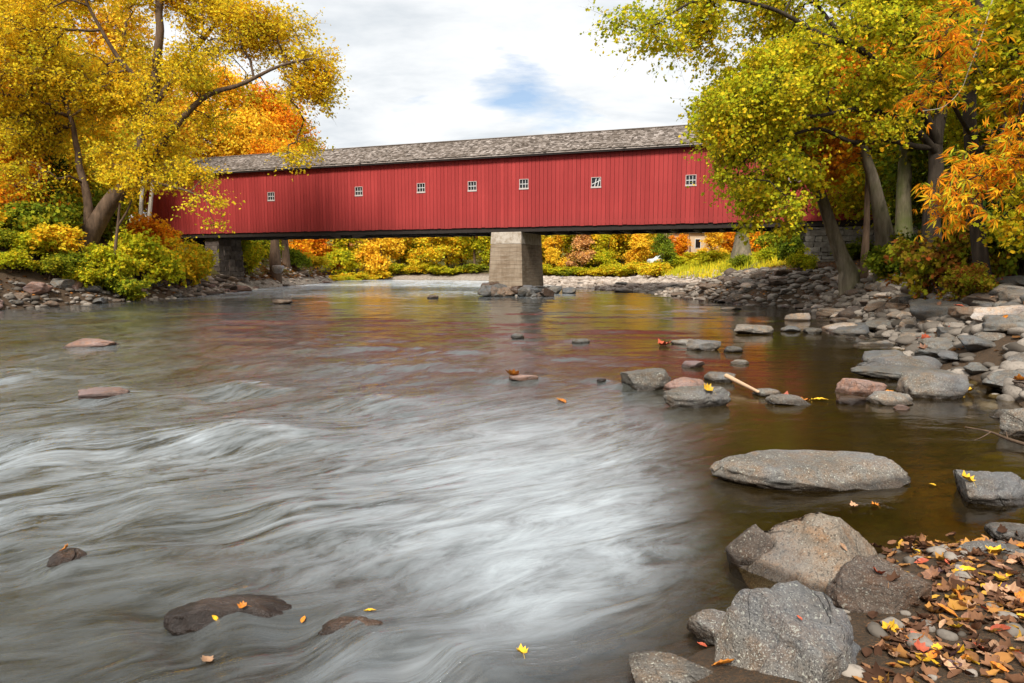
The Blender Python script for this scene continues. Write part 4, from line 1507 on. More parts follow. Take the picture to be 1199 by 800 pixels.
# bright gold tree behind the left end of the bridge
YD = 70.0
b0 = at(270, 300, YD)
make_tree("gold_maple", "bright gold maple rising behind the left end of the bridge roof", "tree", None, b0,
          [(ptree([(270, 310), (268, 240), (272, 170), (270, 110)], YD), 0.5, 0.1)],
          [pl(262, 165, YD, 65, 50, 4.5), pl(230, 130, YD, 50, 45, 4), pl(300, 170, YD, 36, 32, 4), pl(255, 105, YD, 36, 28, 3)], 420, 75, 0.30, LM['gold'], BK['brown'], 1.5, T_QUAD, -0.2, 12, 0.3)
YD = 74.0
b0 = at(335, 300, YD)
make_tree("red_maple", "orange maple top showing above the bridge roof at left", "tree", None, b0,
          [(ptree([(335, 310), (332, 240), (330, 170), (328, 130)], YD), 0.4, 0.1)],
          [pl(325, 160, YD, 42, 40, 4), pl(345, 190, YD, 34, 25, 4), pl(315, 125, YD, 22, 20, 3)], 260, 70, 0.30, LM['orange'], BK['brown'], 1.4, T_QUAD, -0.2, 13, 0.3)

# birches by the left end of the bridge
for i, (pxa, pxb, lab) in enumerate(((164, 166, "pale birch trunk left of the pair beside the bridge end"), (173, 178, "pale leaning birch trunk right of the pair touching the bridge end"))):
    YD = 51.0
    b0 = at(pxa, 290, YD)
    make_tree("birch_tree", lab, "tree", "birches by the bridge end", b0, [(ptree([(pxa, 292), (pxa + 1, 260), (pxb, 225), (pxb + 2, 180), (pxb + 3, 120)], YD), 0.19, 0.08)],
              [pl(pxb, 110, YD, 30, 35, 2)], 40, 50, 0.2, LM['yellow'], BK['birch'], 0.8, seed=20 + i)

# --- right bank: big spreading tree with dark limbs
YD = 21.0
b0 = at(1092, 300, YD)
make_tree("spreading_maple", "spreading yellow green tree with dark arching limbs over the river at right", "tree", None, b0,
          [(ptree([(1092, 302), (1090, 250), (1096, 200), (1098, 170), (1105, 120), (1112, 60), (1118, -10)], YD), 0.28, 0.12),
           (ptree([(1098, 180), (1070, 150), (1035, 132), (1000, 128), (955, 135), (915, 132), (870, 122)], YD, [0, -0.5, -1, -1.4, -1.8, -2, -2.2]), 0.12, 0.02),
           (ptree([(1098, 172), (1075, 172), (1040, 164), (1000, 166), (960, 150), (920, 160), (880, 180)], YD, [0, -0.3, -0.7, -1, -1.2, -1.4, -1.6]), 0.11, 0.025),
           (ptree([(1098, 168), (1080, 130), (1050, 95), (1010, 60), (960, 40), (900, 10), (820, 0), (750, 40)], YD, [0, -0.5, -1, -1.5, -2, -2.3, -2.6, -2.8]), 0.14, 0.02),
           (ptree([(1108, 100), (1070, 50), (1020, 0), (970, -50)], YD, [0, 0.5, 1, 1.5]), 0.12, 0.04),
           (ptree([(1010, 60), (985, 40), (960, 10), (930, -40)], YD, [-1.5, -1.2, -1, -1]), 0.09, 0.03)],
          [pl(765, 40, YD - 2.5, 50, 20, 1.0, 1.1), pl(722, 60, YD - 2.6, 24, 18, 0.8, 1.0), pl(740, 20, YD - 2.5, 35, 14, 0.8), pl(830, 60, YD - 2, 50, 24, 1.4), pl(835, 100, YD - 2, 55, 24, 1.4), pl(815, 10, YD - 2, 80, 22, 1.4), pl(880, 120, YD - 2, 65, 28, 1.8), pl(852, 148, YD - 2, 44, 24, 1.2),
           pl(905, 35, YD - 1.5, 80, 28, 2.0), pl(910, 80, YD - 1.5, 70, 22, 1.8), pl(985, 50, YD - 1, 75, 30, 2.2), pl(985, 100, YD - 1.5, 62, 22, 1.8), pl(1050, 30, YD, 80, 45, 2.5), pl(1060, 90, YD - 1, 50, 26, 1.6), pl(910, 190, YD - 2, 52, 24, 1.4), pl(880, 205, YD - 2, 36, 20, 1.2), pl(896, 238, YD - 2, 36, 15, 1.1),
           pl(1040, 142, YD - 1.2, 40, 10, 1.0, 0.7), pl(1130, 60, YD, 60, 55, 2.5), pl(1165, 130, YD + 1, 50, 40, 2.0), pl(940, -10, YD, 140, 40, 3), pl(690, 5, YD - 2.6, 12, 8, 0.5, 0.9), pl(790, 140, YD - 2, 22, 10, 0.7, 0.9), pl(1000, 15, YD, 70, 30, 2)],
          1350, 60, 0.088, LM['lime'], BK['dark'], 0.72, T_LOBE, 0.06, 31, 0.8, 0.5, 0.007, flat=0.4)

# leaning tree in front of the right abutment
YD = 27.5
b0 = at(993, 322, YD)
make_tree("leaning_tree", "grey tree leaning left with flared foot in front of the right abutment", "tree", None, b0,
          [(ptree([(996, 324), (985, 298), (972, 260), (962, 230), (952, 200), (947, 150), (945, 90), (940, 30)], YD), 0.31, 0.10),
           (ptree([(960, 225), (940, 205), (915, 195), (885, 200)], YD, [0, -0.5, -1, -1.4]), 0.1, 0.03),
           (ptree([(950, 190), (970, 165), (990, 150)], YD, [0, 0.5, 1]), 0.1, 0.03)],
          [pl(908, 215, YD - 1, 50, 36, 1.8), pl(885, 190, YD, 40, 36, 1.6), pl(930, 160, YD, 65, 50, 2), pl(945, 90, YD, 75, 60, 2.5), pl(903, 256, YD - 1, 34, 13, 1.2), pl(870, 140, YD, 50, 45, 2), pl(985, 130, YD + 1, 50, 40, 2)],
          620, 46, 0.15, LM['lime'], BK['grey'], 0.65, T_LOBE, -0.12, 33, 0.7)
# orange crown behind it
YD = 26.6
b0 = at(1045, 285, YD)
make_tree("orange_understory_tree", "orange leaved tree hiding the right end of the bridge", "tree", None, b0,
          [(ptree([(1040, 290), (1028, 240), (1018, 195), (1000, 140), (990, 80)], YD), 0.34, 0.08)],
          [pl(972, 188, YD, 26, 18, 1.2), pl(985, 155, YD, 36, 24, 1.6), pl(1000, 100, YD, 70, 50, 2.5), pl(955, 165, YD, 20, 18, 1.0)],
          260, 44, 0.16, LM['orange'], BK['grey'], 0.7, T_LOBE, -0.12, 34, 0.7)
# mossy straight trunk
YD = 30.0
b0 = at(1058, 280, YD)
make_tree("mossy_tree", "tall straight mossy trunk between the leaning trees and the shrub", "tree", None, b0,
          [(ptree([(1058, 284), (1058, 230), (1062, 170), (1064, 90), (1066, 0), (1068, -80)], YD), 0.33, 0.2)],
          [pl(1060, 10, YD, 80, 60, 2.5), pl(1090, 90, YD, 50, 40, 2), pl(1030, 60, YD, 50, 40, 2)], 260, 46, 0.17, LM['lime'], BK['moss'], 0.8, T_LOBE, -0.1, 35, 0.6)
# thin pole trunk
YD = 29.0
b0 = at(1014, 290, YD)
make_tree("thin_tree", "thin bare stem standing left of the mossy trunk", "tree", None, b0,
          [(ptree([(1013, 292), (1016, 240), (1017, 195), (1020, 140)], YD), 0.14, 0.07)], [pl(1022, 130, YD, 35, 25, 1.4)], 50, 40, 0.15, LM['yellow'], BK['brown'], 0.6, T_LOBE, seed=36)
# nearest right tree with hanging orange leaflets
YD = 16.8
b0 = at(1152, 345, YD)
hick = make_tree("hickory_tree", "nearest right tree with large drooping orange leaf sprays", "tree", None, b0,
          [(ptree([(1154, 347), (1148, 300), (1143, 250), (1138, 190), (1136, 140), (1142, 80), (1150, 20), (1156, -60)], YD), 0.19, 0.12),
           (ptree([(1140, 200), (1150, 175), (1170, 150), (1195, 140)], YD, [0, -1, -2, -2.6]), 0.06, 0.02),
           (ptree([(1138, 160), (1120, 130), (1105, 95), (1095, 70)], YD, [0, -1, -1.6, -2]), 0.06, 0.02),
           (ptree([(1140, 215), (1125, 215), (1110, 222)], YD, [0, -1.2, -2]), 0.05, 0.015)],
          [pl(1150, 195, YD - 3, 36, 26, 1.0), pl(1125, 232, YD - 3, 26, 22, 0.8, 1.1), pl(1185, 165, YD - 3.2, 26, 34, 0.9), pl(1115, 60, YD - 2.4, 20, 34, 0.8), pl(1098, 95, YD - 2.4, 14, 18, 0.6), pl(1125, 15, YD - 2, 16, 14, 0.8, 0.6), pl(1195, 110, YD - 2.4, 18, 22, 0.8)],
          95, 10, 0.25, LM['hickory'], BK['dark'], 0.55, T_SPRAY, -0.4, 37, 1.0, 0.9, 0.010, up=0.8)
# yellow green branch entering at the right edge
YD = 15.0
b0 = at(1290, 345, YD)
make_tree("edge_maple", "yellow green tree reaching in from beyond the right edge", "tree", None, b0,
          [(ptree([(1290, 350), (1285, 250), (1275, 150), (1260, 60), (1250, -40)], YD), 0.25, 0.1), (ptree([(1268, 110), (1230, 80), (1195, 75)], YD), 0.08, 0.02)],
          [pl(1185, 75, YD, 34, 30, 1.0), pl(1170, 20, YD, 34, 22, 1.0), pl(1190, 120, YD, 24, 20, 0.8), pl(1210, 20, YD, 45, 30, 1.2), pl(1195, 265, YD, 26, 18, 0.8, 0.8), pl(1240, 120, YD, 40, 50, 1.2), pl(1230, 220, YD, 40, 40, 1.2)],
          260, 36, 0.11, LM['lime'], BK['dark'], 0.45, T_LOBE, -0.1, 38, 1.0, 0.5)


# --- prototypes for background trees and shrubs, copied as whole things
def proto_tree(seed, h, spread, nclump, per, size, leaf, bark, template=T_QUAD, low=0.25):
    rr = np.random.default_rng(seed)
    lob = []
    for k in range(6):
        a = rr.uniform(0, 6.28)
        q = rr.uniform(0, spread * 0.5)
        lob.append((math.cos(a) * q, math.sin(a) * q, h * (low + 0.12 + 0.6 * k / 5), spread * rr.uniform(0.45, 0.7) * (1.1 - 0.5 * k / 5), spread * rr.uniform(0.45, 0.7) * (1.1 - 0.5 * k / 5), h * 0.15))
    return make_tree("woodland_tree", None, "tree", None, (0, 0, 0),
                     [([(0, 0, 0), (rr.normal(0, .1), rr.normal(0, .1), h * 0.3), (rr.normal(0, .3), rr.normal(0, .3), h * 0.6), (rr.normal(0, .5), rr.normal(0, .5), h * 0.9)], h * 0.024, h * 0.005)],
                     lob, nclump, per, size, leaf, bark, spread * 0.26, template, -0.12, seed, 0.35, 0.4, 0.013, 7)


def bush_proto(seed, w, h, nclump, per, size, leaf):
    rr = np.random.default_rng(seed)
    root = empty("shrub", (0, 0, 0), 0, None, "shrub")
    lob = [(rr.normal(0, w * 0.22), rr.normal(0, w * 0.2), h * rr.uniform(0.3, 0.7), w * rr.uniform(0.22, 0.36), w * rr.uniform(0.22, 0.36), h * rr.uniform(0.24, 0.36)) for _ in range(7)]
    C = in_lobes(lob, nclump, -0.2, seed, 1.2)
    C[:, 2] = np.abs(C[:, 2])
    cm = C - np.array([0, 0, h * 0.2])
    cm /= np.linalg.norm(cm, axis=1)[:, None] + 1e-9
    B, d, L, TV_, TF_ = sprays(C, 5, w * 0.13, 0.5, cm + np.array([0, 0, 0.5]), 0.006)
    idx = np.repeat(np.arange(len(B)), rng.poisson(per / 5, len(B)))
    P = twig_at(B[idx], d[idx], L[idx], rng.random(len(idx)) ** 0.75, 0.5) + rng.normal(0, 1, (len(idx), 3)) * size * 0.5
    P[:, 2] = np.maximum(P[:, 2], 0.02)
    cm = d[idx]
    link("foliage", leaves_mesh("foliage", P, size, T_LOBE, cm, 0.3), leaf, root)
    VV, FF, nv = [TV_], [TF_], len(TV_)
    for k in range(min(60, len(C))):
        a = np.array([rr.normal(0, w * 0.06), rr.normal(0, w * 0.06), -0.1])
        b = C[k]
        mpt = (a + b) / 2 + np.array([0, 0, 0.15 * h])
        V, F = tube(smooth_path([a, mpt, b], 3), np.linspace(0.022, 0.006, 7), 4)
        VV.append(V)
        FF.append(F + nv)
        nv += len(V)
    link("stem", mesh_np("stem", np.concatenate(VV), fix_tris(np.concatenate(FF))), BK['brown'], root)
    return root


used = set()


def place_copy(root, loc, rz, sc, label, group, leaf=None, bark=None, name=None):
    if root.name not in used:
        used.add(root.name)
        r = root
    else:
        r = root.copy()
        COL.objects.link(r)
        for ch in list(root.children):
            c = ch.copy()
            COL.objects.link(c)
            c.parent = r
    if name:
        r.name = name
    r.location = loc
    r.rotation_euler = (0, 0, rz)
    r.scale = sc if isinstance(sc, tuple) else (sc, sc, sc)
    r["label"] = label
    if group:
        r["group"] = group
    for ch in r.children:
        m = None
        if ch.name.startswith(("crown", "foliage")):
            m = leaf
        elif ch.name.startswith("trunk"):
            m = bark
        if m is not None and len(ch.material_slots):
            ch.material_slots[0].link = 'OBJECT'
            ch.material_slots[0].material = m
    return r


FARP = [proto_tree(50 + k, 13, 4.2, 170, 42, 0.42, LM['gold'], BK['brown'], T_QUAD, 0.12) for k in range(5)]
MIDP = [proto_tree(60 + k, 15, 4.2, 330, 48, 0.24, LM['yellow'], BK['brown'], T_QUAD, 0.15) for k in range(4)]
BUSHP = [bush_proto(70 + k, 3.4, 2.6, 130, 42, 0.17, LM['olive']) for k in range(4)]

COLW = {'gold': 'bright golden', 'orange': 'orange', 'yellow': 'yellow', 'lime': 'yellow green', 'peach': 'pale peach', 'red': 'rust red', 'olive': 'olive green', 'green': 'green', 'dark': 'dark green', 'rustbush': 'rusty', 'sycamore': 'golden olive', 'brown': 'brown'}
# far bank wood seen under the bridge: px, depth, height scale, colour
FAR = [(300, 92, .9, 'olive'), (338, 95, 1.0, 'orange'), (355, 104, 1.0, 'orange'), (372, 112, .9, 'peach'), (392, 108, .95, 'orange'), (412, 104, .9, 'lime'), (432, 112, .9, 'peach'), (448, 103, .85, 'gold'), (468, 106, .9, 'yellow'), (486, 110, .9, 'lime'),  # far crowns given lighter colours in place of haze
       (505, 104, .85, 'yellow'), (524, 108, .9, 'yellow'), (540, 112, .95, 'lime'), (556, 105, .8, 'lime'), (545, 125, 1.0, 'peach'), (500, 128, 1.0, 'lime'), (455, 128, 1.0, 'orange'), (410, 130, 1.0, 'yellow'), (365, 130, 1.0, 'olive'),
       (575, 112, .9, 'yellow'), (600, 118, .95, 'olive'), (620, 106, .9, 'yellow'), (640, 103, .9, 'yellow'), (655, 108, .9, 'yellow'), (672, 102, .9, 'lime'), (690, 106, 1.0, 'lime'), (705, 102, .9, 'yellow'), (722, 107, .95, 'yellow'), (738, 101, .9, 'yellow'), (756, 105, .9, 'gold'), (680, 100, .6, 'peach'), (745, 98, .55, 'gold'), (712, 99, .55, 'lime'), (650, 99, .5, 'gold'), (625, 99, .5, 'lime'),
       (752, 110, .95, 'peach'), (765, 118, 1.0, 'gold'), (800, 122, 1.0, 'peach'), (825, 120, .95, 'orange'), (806, 97, .5, 'orange'), (832, 96, .5, 'gold'), (790, 98, .42, 'orange'), (850, 112, .8, 'orange'), (880, 98, .85, 'orange'), (905, 90, .8, 'orange'), (925, 84, .8, 'olive'), (895, 112, 1.0, 'dark'),
       (665, 130, 1.0, 'lime'), (710, 130, 1.0, 'peach'), (755, 135, 1.0, 'yellow'), (840, 135, 1.0, 'lime'), (635, 130, 1.0, 'yellow'), (585, 130, 1.0, 'gold'), (945, 100, 1.0, 'yellow'), (975, 95, 1.0, 'lime')]
for i, (px, Yd, sc, cl) in enumerate(FAR):
    x = (px - 599.5) / FPX * Yd
    z = tz(x, Yd)
    place_copy(FARP[i % 5], (x, Yd, z - 0.2), rng.uniform(0, 6.28), (sc * 1.0, sc * 1.0, sc * rng.uniform(0.88, 1.0)), "%s tree in the autumn wood on the far bank under the bridge" % COLW[cl], "trees of the far bank wood", LM[cl], BK['brown'])
# single green tree on the meadow under the bridge
x = (780 - 599.5) / FPX * 80
place_copy(FARP[2], (x, 80, tz(x, 80) + 0.0), 1.0, (0.42, 0.42, 0.52), "small bright green tree with pale stem on the meadow right of the pier", None, LM['green'], BK['grey'], "young_green_tree")
x = (868 - 599.5) / FPX * 66
make_tree("meadow_tree", "tree with dark green crown and bare grey trunk below the bridge at right", "tree", None, at(868, 298, 66),
          [(ptree([(868, 300), (868, 280), (870, 250), (868, 200)], 66), 0.75, 0.4)], [pl(868, 225, 66, 40, 28, 2.5)], 60, 50, 0.3, LM['green'], BK['grey'], 1.2, seed=44)
make_tree("tall_trunk_tree", "dark straight trunk on the rubble slope left beyond the bridge", "tree", None, at(322, 300, 66),
          [(ptree([(322, 302), (322, 280), (323, 250), (325, 200)], 66), 0.42, 0.3)], [pl(325, 195, 66, 40, 28, 2.5)], 60, 50, 0.3, LM['orange'], BK['brown'], 1.2, seed=45)

# woods behind the left bank
LW = [(-60, 44, 1.0, 'olive'), (-10, 46, 1.05, 'lime'), (40, 47, 1.0, 'yellow'), (75, 50, 1.0, 'lime'), (120, 52, 1.05, 'yellow'), (150, 62, 1.1, 'gold'), (195, 64, 1.1, 'gold'), (100, 62, 1.25, 'yellow'), (40, 60, 1.3, 'orange'), (-20, 58, 1.3, 'yellow'), (80, 70, 1.7, 'yellow'), (150, 72, 1.7, 'gold'), (20, 66, 1.7, 'gold'), (-90, 52, 1.2, 'orange'),
      (-140, 48, 1.1, 'lime'), (-120, 36, 0.9, 'olive'), (10, 41, 0.55, 'dark'), (60, 42, 0.5, 'dark'), (-30, 40, 0.6, 'dark'), (215, 76, 1.1, 'orange'), (118, 60, .8, 'olive'), (133, 66, .9, 'lime'), (95, 56, .7, 'olive'), (170, 80, 1.3, 'gold')]
for i, (px, Yd, sc, cl) in enumerate(LW):
    x = (px - 599.5) / FPX * Yd
    place_copy(MIDP[i % 4], (x, Yd, tz(x, Yd) - 0.2), rng.uniform(0, 6.28), sc, "%s woodland tree behind the big leaning tree on the left bank" % COLW[cl], "woodland trees of the left bank", LM[cl], BK['brown'])
# woods behind the right bank
RW = [(1040, 36, .9, 'lime'), (1085, 33, .9, 'green'), (1120, 30, .95, 'olive'), (1160, 27, .9, 'green'), (1200, 25, .9, 'lime'), (1250, 24, .9, 'olive'), (1070, 44, 1.1, 'yellow'), (1130, 40, 1.1, 'dark'), (1190, 36, 1.1, 'dark'), (1250, 34, 1.1, 'green'),
      (1320, 30, 1.1, 'lime'), (1015, 52, 1.1, 'yellow'), (1300, 22, .9, 'olive'), (1185, 21, .45, 'green'), (1225, 19, .5, 'lime'), (985, 60, 1.1, 'yellow')]
for i, (px, Yd, sc, cl) in enumerate(RW):
    x = (px - 599.5) / FPX * Yd
    place_copy(MIDP[(i + 1) % 4], (x, Yd, tz(x, Yd) - 0.2), rng.uniform(0, 6.28), sc, "%s woodland tree in the shade behind the right bank trunks" % COLW[cl], "woodland trees of the right bank", LM[cl], BK['dark'])

# shrubs
SHR = [
    # px, depth, scale w, scale h, colour, label
    (2, 33.6, .55, .5, 'olive', "low olive shrub at the left edge just above the rocks"),
    (38, 34.2, .6, .55, 'lime', "low yellow green shrub above the rocks near the left edge"),
    (20, 32.4, .55, .4, 'lime', "low spreading shrub over the rocks at the far left"),
    (60, 33.6, .55, .45, 'olive', "dark low shrub over the rocks below the yellow one"),
    (100, 34.6, .55, .5, 'lime', "low green shrub over the rocks before the big leaning trunk"),
    (122, 47, 1.2, 1.4, 'olive', "tall olive shrub seen behind the fork of the big leaning trunk"),
    (185, 41, .7, .6, 'lime', "low shrub over the rocks between the two broad shrubs"),
    (-25, 34.5, .8, .8, 'yellow', "yellow shrub cut off by the left edge"),
    (84, 35.2, .6, .6, 'olive', "low olive shrub in front of the big leaning trunk"),
    (112, 36.2, .5, .5, 'yellow', "small yellow shrub at the right foot of the big leaning trunk"),
    (20, 36.5, .9, .9, 'olive', "dark olive shrub at the left edge of the left bank"),
    (62, 35.5, .8, .7, 'yellow', "low yellow shrub below the big leaning trunk"),
    (60, 37, 1.0, 1.2, 'olive', "tall olive shrub left of the big leaning trunk"),
    (128, 36, .8, .9, 'lime', "yellow green shrub right of the big leaning trunk"),
    (168, 39, 1.0, 1.2, 'lime', "broad yellow green shrub midway to the left abutment"),
    (150, 36, .6, .6, 'olive', "small olive shrub at the foot of the slender tree"),
    (208, 43, 1.05, 1.15, 'yellow', "big yellow shrub beside the left abutment"),
    (230, 46, .85, 1.0, 'lime', "yellow green shrub hanging against the left abutment"),
    (182, 47, .9, 1.05, 'orange', "orange tipped shrub below the birches"),
    (285, 60, 1.0, 1.3, 'lime', "yellow green shrub just right of the left abutment"),
    (302, 68, 1.2, 1.2, 'olive', "green shrub behind the rubble slope"),
    (315, 75, 1.2, 1.2, 'olive', "olive shrub left of the dark trunk beyond the bridge"),
    (345, 76, .9, .9, 'green', "small green shrub right of the dark trunk beyond the bridge"),
    (1108, 18.5, .75, .85, 'rustbush', "rust and green shrub between the trunks on the right bank"),
    (1045, 26, .6, .7, 'green', "dark green shrub right of the leaning grey trunk"),
    (1078, 24, .6, .65, 'dark', "dark green shrub behind the rusty shrub"),
    (1190, 17.5, .7, .8, 'green', "green shrub at the right edge behind the nearest trunk"),
    (1165, 21, .9, 1.2, 'dark', "dark shrub in the shade right of the nearest trunk"),
    (938, 35, .42, .45, 'lime', "bright green shrub at the foot of the right abutment"),
    (925, 40, .6, .7, 'green', "small green shrub left of the right abutment wall"),
    (900, 56, .6, .5, 'lime', "yellow green shrub on the meadow near the right abutment"),
    (862, 60, .55, .5, 'green', "round green shrub on the meadow under the bridge"),
    (1000, 38, .6, .5, 'green', "low green shrub against the stone abutment"),
    (1130, 16.2, .4, .4, 'rustbush', "small rusty shrub at the foot of the nearest trunk"),
]
for i, (px, Yd, sw, sh, cl, lab) in enumerate(SHR):
    x = (px - 599.5) / FPX * Yd
    place_copy(BUSHP[i % 4], (x, Yd, tz(x, Yd) - 0.05), rng.uniform(0, 6.28), (sw, sw, sh), lab, None, LM[cl])
# yellow shrubs along the far waterline
FS = [(365, 84, 'yellow'), (385, 92, 'yellow'), (405, 97, 'lime'), (425, 100, 'yellow'), (445, 103, 'yellow'), (468, 104, 'lime'), (490, 104, 'yellow'), (512, 103, 'lime'), (535, 102, 'lime'), (556, 101, 'olive'),
       (630, 98, 'yellow'), (645, 97, 'lime'), (660, 97, 'olive'), (676, 97, 'lime'), (692, 96, 'yellow'), (706, 96, 'lime'), (720, 95, 'yellow'), (735, 94, 'lime'), (748, 92, 'lime'), (760, 90, 'yellow'), (776, 86, 'yellow'), (792, 80, 'lime'), (770, 78, 'yellow'), (835, 72, 'lime')]
for i, (px, Yd, cl) in enumerate(FS):
    x = (px - 599.5) / FPX * Yd
    place_copy(BUSHP[i % 4], (x, Yd, tz(x, Yd) - 0.05), rng.uniform(0, 6.28), (1.2, 1.2, rng.uniform(0.4, 0.75)), "%s shrub along the foot of the far bank wood" % COLW[cl], "shrubs along the far bank", LM[cl])

# ------------------------------------------------------------------ house, car, sign in the background
hp = at(815, 300, 100)
house = empty("house", (hp[0], 100, hp[2]), 0.15, "cream house half hidden by orange trees beyond the meadow", "house")
CREAM = simple("cream_siding", (0.56, 0.42, 0.28), 0.8, 2, 0.12)
m = MB()
m.box(-3.4, 3.4, 0, 6, -3.0, 3.4)
m.build("wall", CREAM, house)
m = MB()
for y0_, y1_, sg in ((-0.4, 3.0, 1), (3.0, 6.4, -1)):
    za, zb_ = (3.3, 5.2) if sg > 0 else (5.2, 3.3)
    m.hexa(np.array([(-3.8, y0_, za), (3.8, y0_, za), (-3.8, y1_, zb_), (3.8, y1_, zb_), (-3.8, y0_, za + 0.15), (3.8, y0_, za + 0.15), (-3.8, y1_, zb_ + 0.15), (3.8, y1_, zb_ + 0.15)]))
m.build("roof", simple("grey_roofing", (0.12, 0.10, 0.09), 0.9), house)
for xk in (-2.0, 0.2, 2.2):
    m = MB()
    m.box(xk - 0.45, xk + 0.45, -0.06, -0.003, 1.1, 2.5)
    wdw = m.build("window", simple("white_window_trim", (0.7, 0.68, 0.64), 0.6) if "white_window_trim" not in bpy.data.materials else bpy.data.materials["white_window_trim"], house)
    m = MB()
    m.box(xk - 0.37, xk + 0.37, -0.075, -0.063, 1.18, 2.42)
    m.build("pane", GLASSM, wdw)

cp = at(776, 303, 92)
car = empty("parked_car", (cp[0], 92, max(tz(cp[0], 92), cp[2] - 1.1)), 0.1, "pale parked car half hidden behind the meadow shrubs left of the green tree", "car")
prof = [(-1.9, .35), (-1.95, .75), (-1.75, .95), (-1.1, 1.0), (-0.65, 1.4), (0.6, 1.42), (1.15, 1.02), (1.85, .92), (1.95, .6), (1.9, .35)]
bm = bmesh.new()
vs = [[bm.verts.new((a, y, b)) for a, b in prof] for y in (-0.8, 0.8)]
bm.faces.new(vs[0])
bm.faces.new(vs[1][::-1])
for i in range(len(prof)):
    j = (i + 1) % len(prof)
    bm.faces.new((vs[0][j], vs[0][i], vs[1][i], vs[1][j]))
bmesh.ops.recalc_face_normals(bm, faces=bm.faces)
me = bpy.data.meshes.new("body")
bm.to_mesh(me)
bm.free()
cb = link("body", me, simple("pale_car_paint", (0.62, 0.68, 0.72), 0.3, 2, 0.05, 0.5), car)
bv = cb.modifiers.new("bevel", 'BEVEL')
bv.width = 0.08
bv.segments = 3
m = MB()
m.hexa(np.array([(-1.0, -0.812, 1.02), (1.05, -0.812, 1.02), (-1.0, -0.803, 1.02), (1.05, -0.803, 1.02), (-0.66, -0.812, 1.35), (0.6, -0.812, 1.35), (-0.66, -0.803, 1.35), (0.6, -0.803, 1.35)]))
m.build("window", GLASSM, car)
for wx in (-1.25, 1.2):
    for wy_ in (-0.78, 0.78):
        V, F = tube([(wx, wy_ - 0.1, 0.33), (wx, wy_ - 0.09, 0.33), (wx, wy_ + 0.09, 0.33), (wx, wy_ + 0.1, 0.33)], [0.2, 0.33, 0.33, 0.2], 18)
        link("wheel", mesh_np("wheel", V, fix_tris(F)), simple("tyre_rubber", (0.02, 0.02, 0.02), 0.9) if "tyre_rubber" not in bpy.data.materials else bpy.data.materials["tyre_rubber"], car)

sp = at(1034, 262, 38)
sign = empty("hazard_sign", (sp[0], 38, sp[2] - 0.5), 0.1, "red and white striped hazard marker on a post right of the bridge end", "sign")
m = MB()
m.box(-0.03, 0.03, 0.0, 0.05, -1.0, 2.8)
m.build("post", simple("galvanised_post", (0.3, 0.3, 0.29), 0.6), sign)
t = NT("striped_hazard_panel")
o = t.sep(t.obj())
f = t.math('FRACT', t.math('MULTIPLY', t.math('ADD', o[0], o[2]), 2.6))
sgm = t.finish(t.principled(t.mix(t.math('GREATER_THAN', f, 0.5), (0.55, 0.03, 0.03), (0.75, 0.72, 0.68)), 0.5))
m = MB()
m.box(-0.16, 0.16, -0.02, -0.003, 1.75, 2.75)
m.build("panel", sgm, sign)

# ------------------------------------------------------------------ sticks
def stick(name, pts, r0, r1, mat, label, extra=()):
    V, F = tube(smooth_path(pts, 6), np.linspace(r0, r1, (len(pts) - 1) * 6 + 1), 7)
    Vs, Fs_, n_ = [V], [F], len(V)
    for pp, a, b in extra:
        V2, F2 = tube(smooth_path(pp, 5), np.linspace(a, b, (len(pp) - 1) * 5 + 1), 6)
        Vs.append(V2)
        Fs_.append(F2 + n_)
        n_ += len(V2)
    o = link(name, mesh_np(name, np.concatenate(Vs), fix_tris(np.concatenate(Fs_))), mat)
    return tag(o, label, "branch")


PALEW = simple("bleached_driftwood", (0.55, 0.36, 0.22), 0.8, 8, 0.25)
stick("driftwood_stick", [ground(850, 440, 0.16), ground(868, 449, 0.10), ground(888, 459, 0.06)], 0.035, 0.02, PALEW, "pale driftwood stick lying between two small rocks in the pool")
stick("dead_branch", [ground(1206, 522, 0.05), ground(1180, 514, 0.06), ground(1160, 506, 0.10), ground(1130, 500, 0.16)], 0.02, 0.006, BK['brown'], "thin dead branch lying in the water by the right edge rock",
      [([ground(1160, 506, 0.10), ground(1150, 512, 0.08), ground(1140, 516, 0.05)], 0.008, 0.003), ([ground(1180, 514, 0.06), ground(1178, 505, 0.12)], 0.008, 0.003)])
stick("hanging_vine", [at(1165, -10, 14.5), at(1150, 40, 14.4), at(1135, 80, 14.3), at(1125, 105, 14.2), at(1105, 125, 14.2), at(1080, 130, 14.3)], 0.012, 0.006, simple("pale_vine", (0.35, 0.30, 0.22), 0.8), "pale bare vine hanging in a loop before the nearest right tree")
stick("fallen_log", [ground(1020, 356, 0.5), ground(1050, 352, 0.55), ground(1085, 350, 0.7)], 0.10, 0.06, BK['brown'], "thin fallen log on the right bank rocks below the dark shrub")

# ------------------------------------------------------------------ litter, grass
def litter(name, n, xr, yr, sdr, size, leaf, lift=0.02, label=None):
    pts = np.array(shore_points(n, xr, yr, sdr))
    z = terr(pts[:, 0], pts[:, 1])
    C = np.stack([pts[:, 0], pts[:, 1], z + lift + rng.random(n) * 0.03], 1)
    return tag(link(name, leaves_mesh(name, C, size, T_LOBE, None, 0, 2.2), leaf), kind="stuff")


litter("leaf_litter", 5000, (7, 26), (9, 42), (0.4, 14), 0.12, LM['brown'])
litter("leaf_litter", 2500, (-34, -20), (27, 54), (0.3, 8), 0.16, LM['brown'])
litter("leaf_litter", 5000, (-34, -21), (55, 90), (0.8, 9), 0.30, LM['brown'], 0.1)


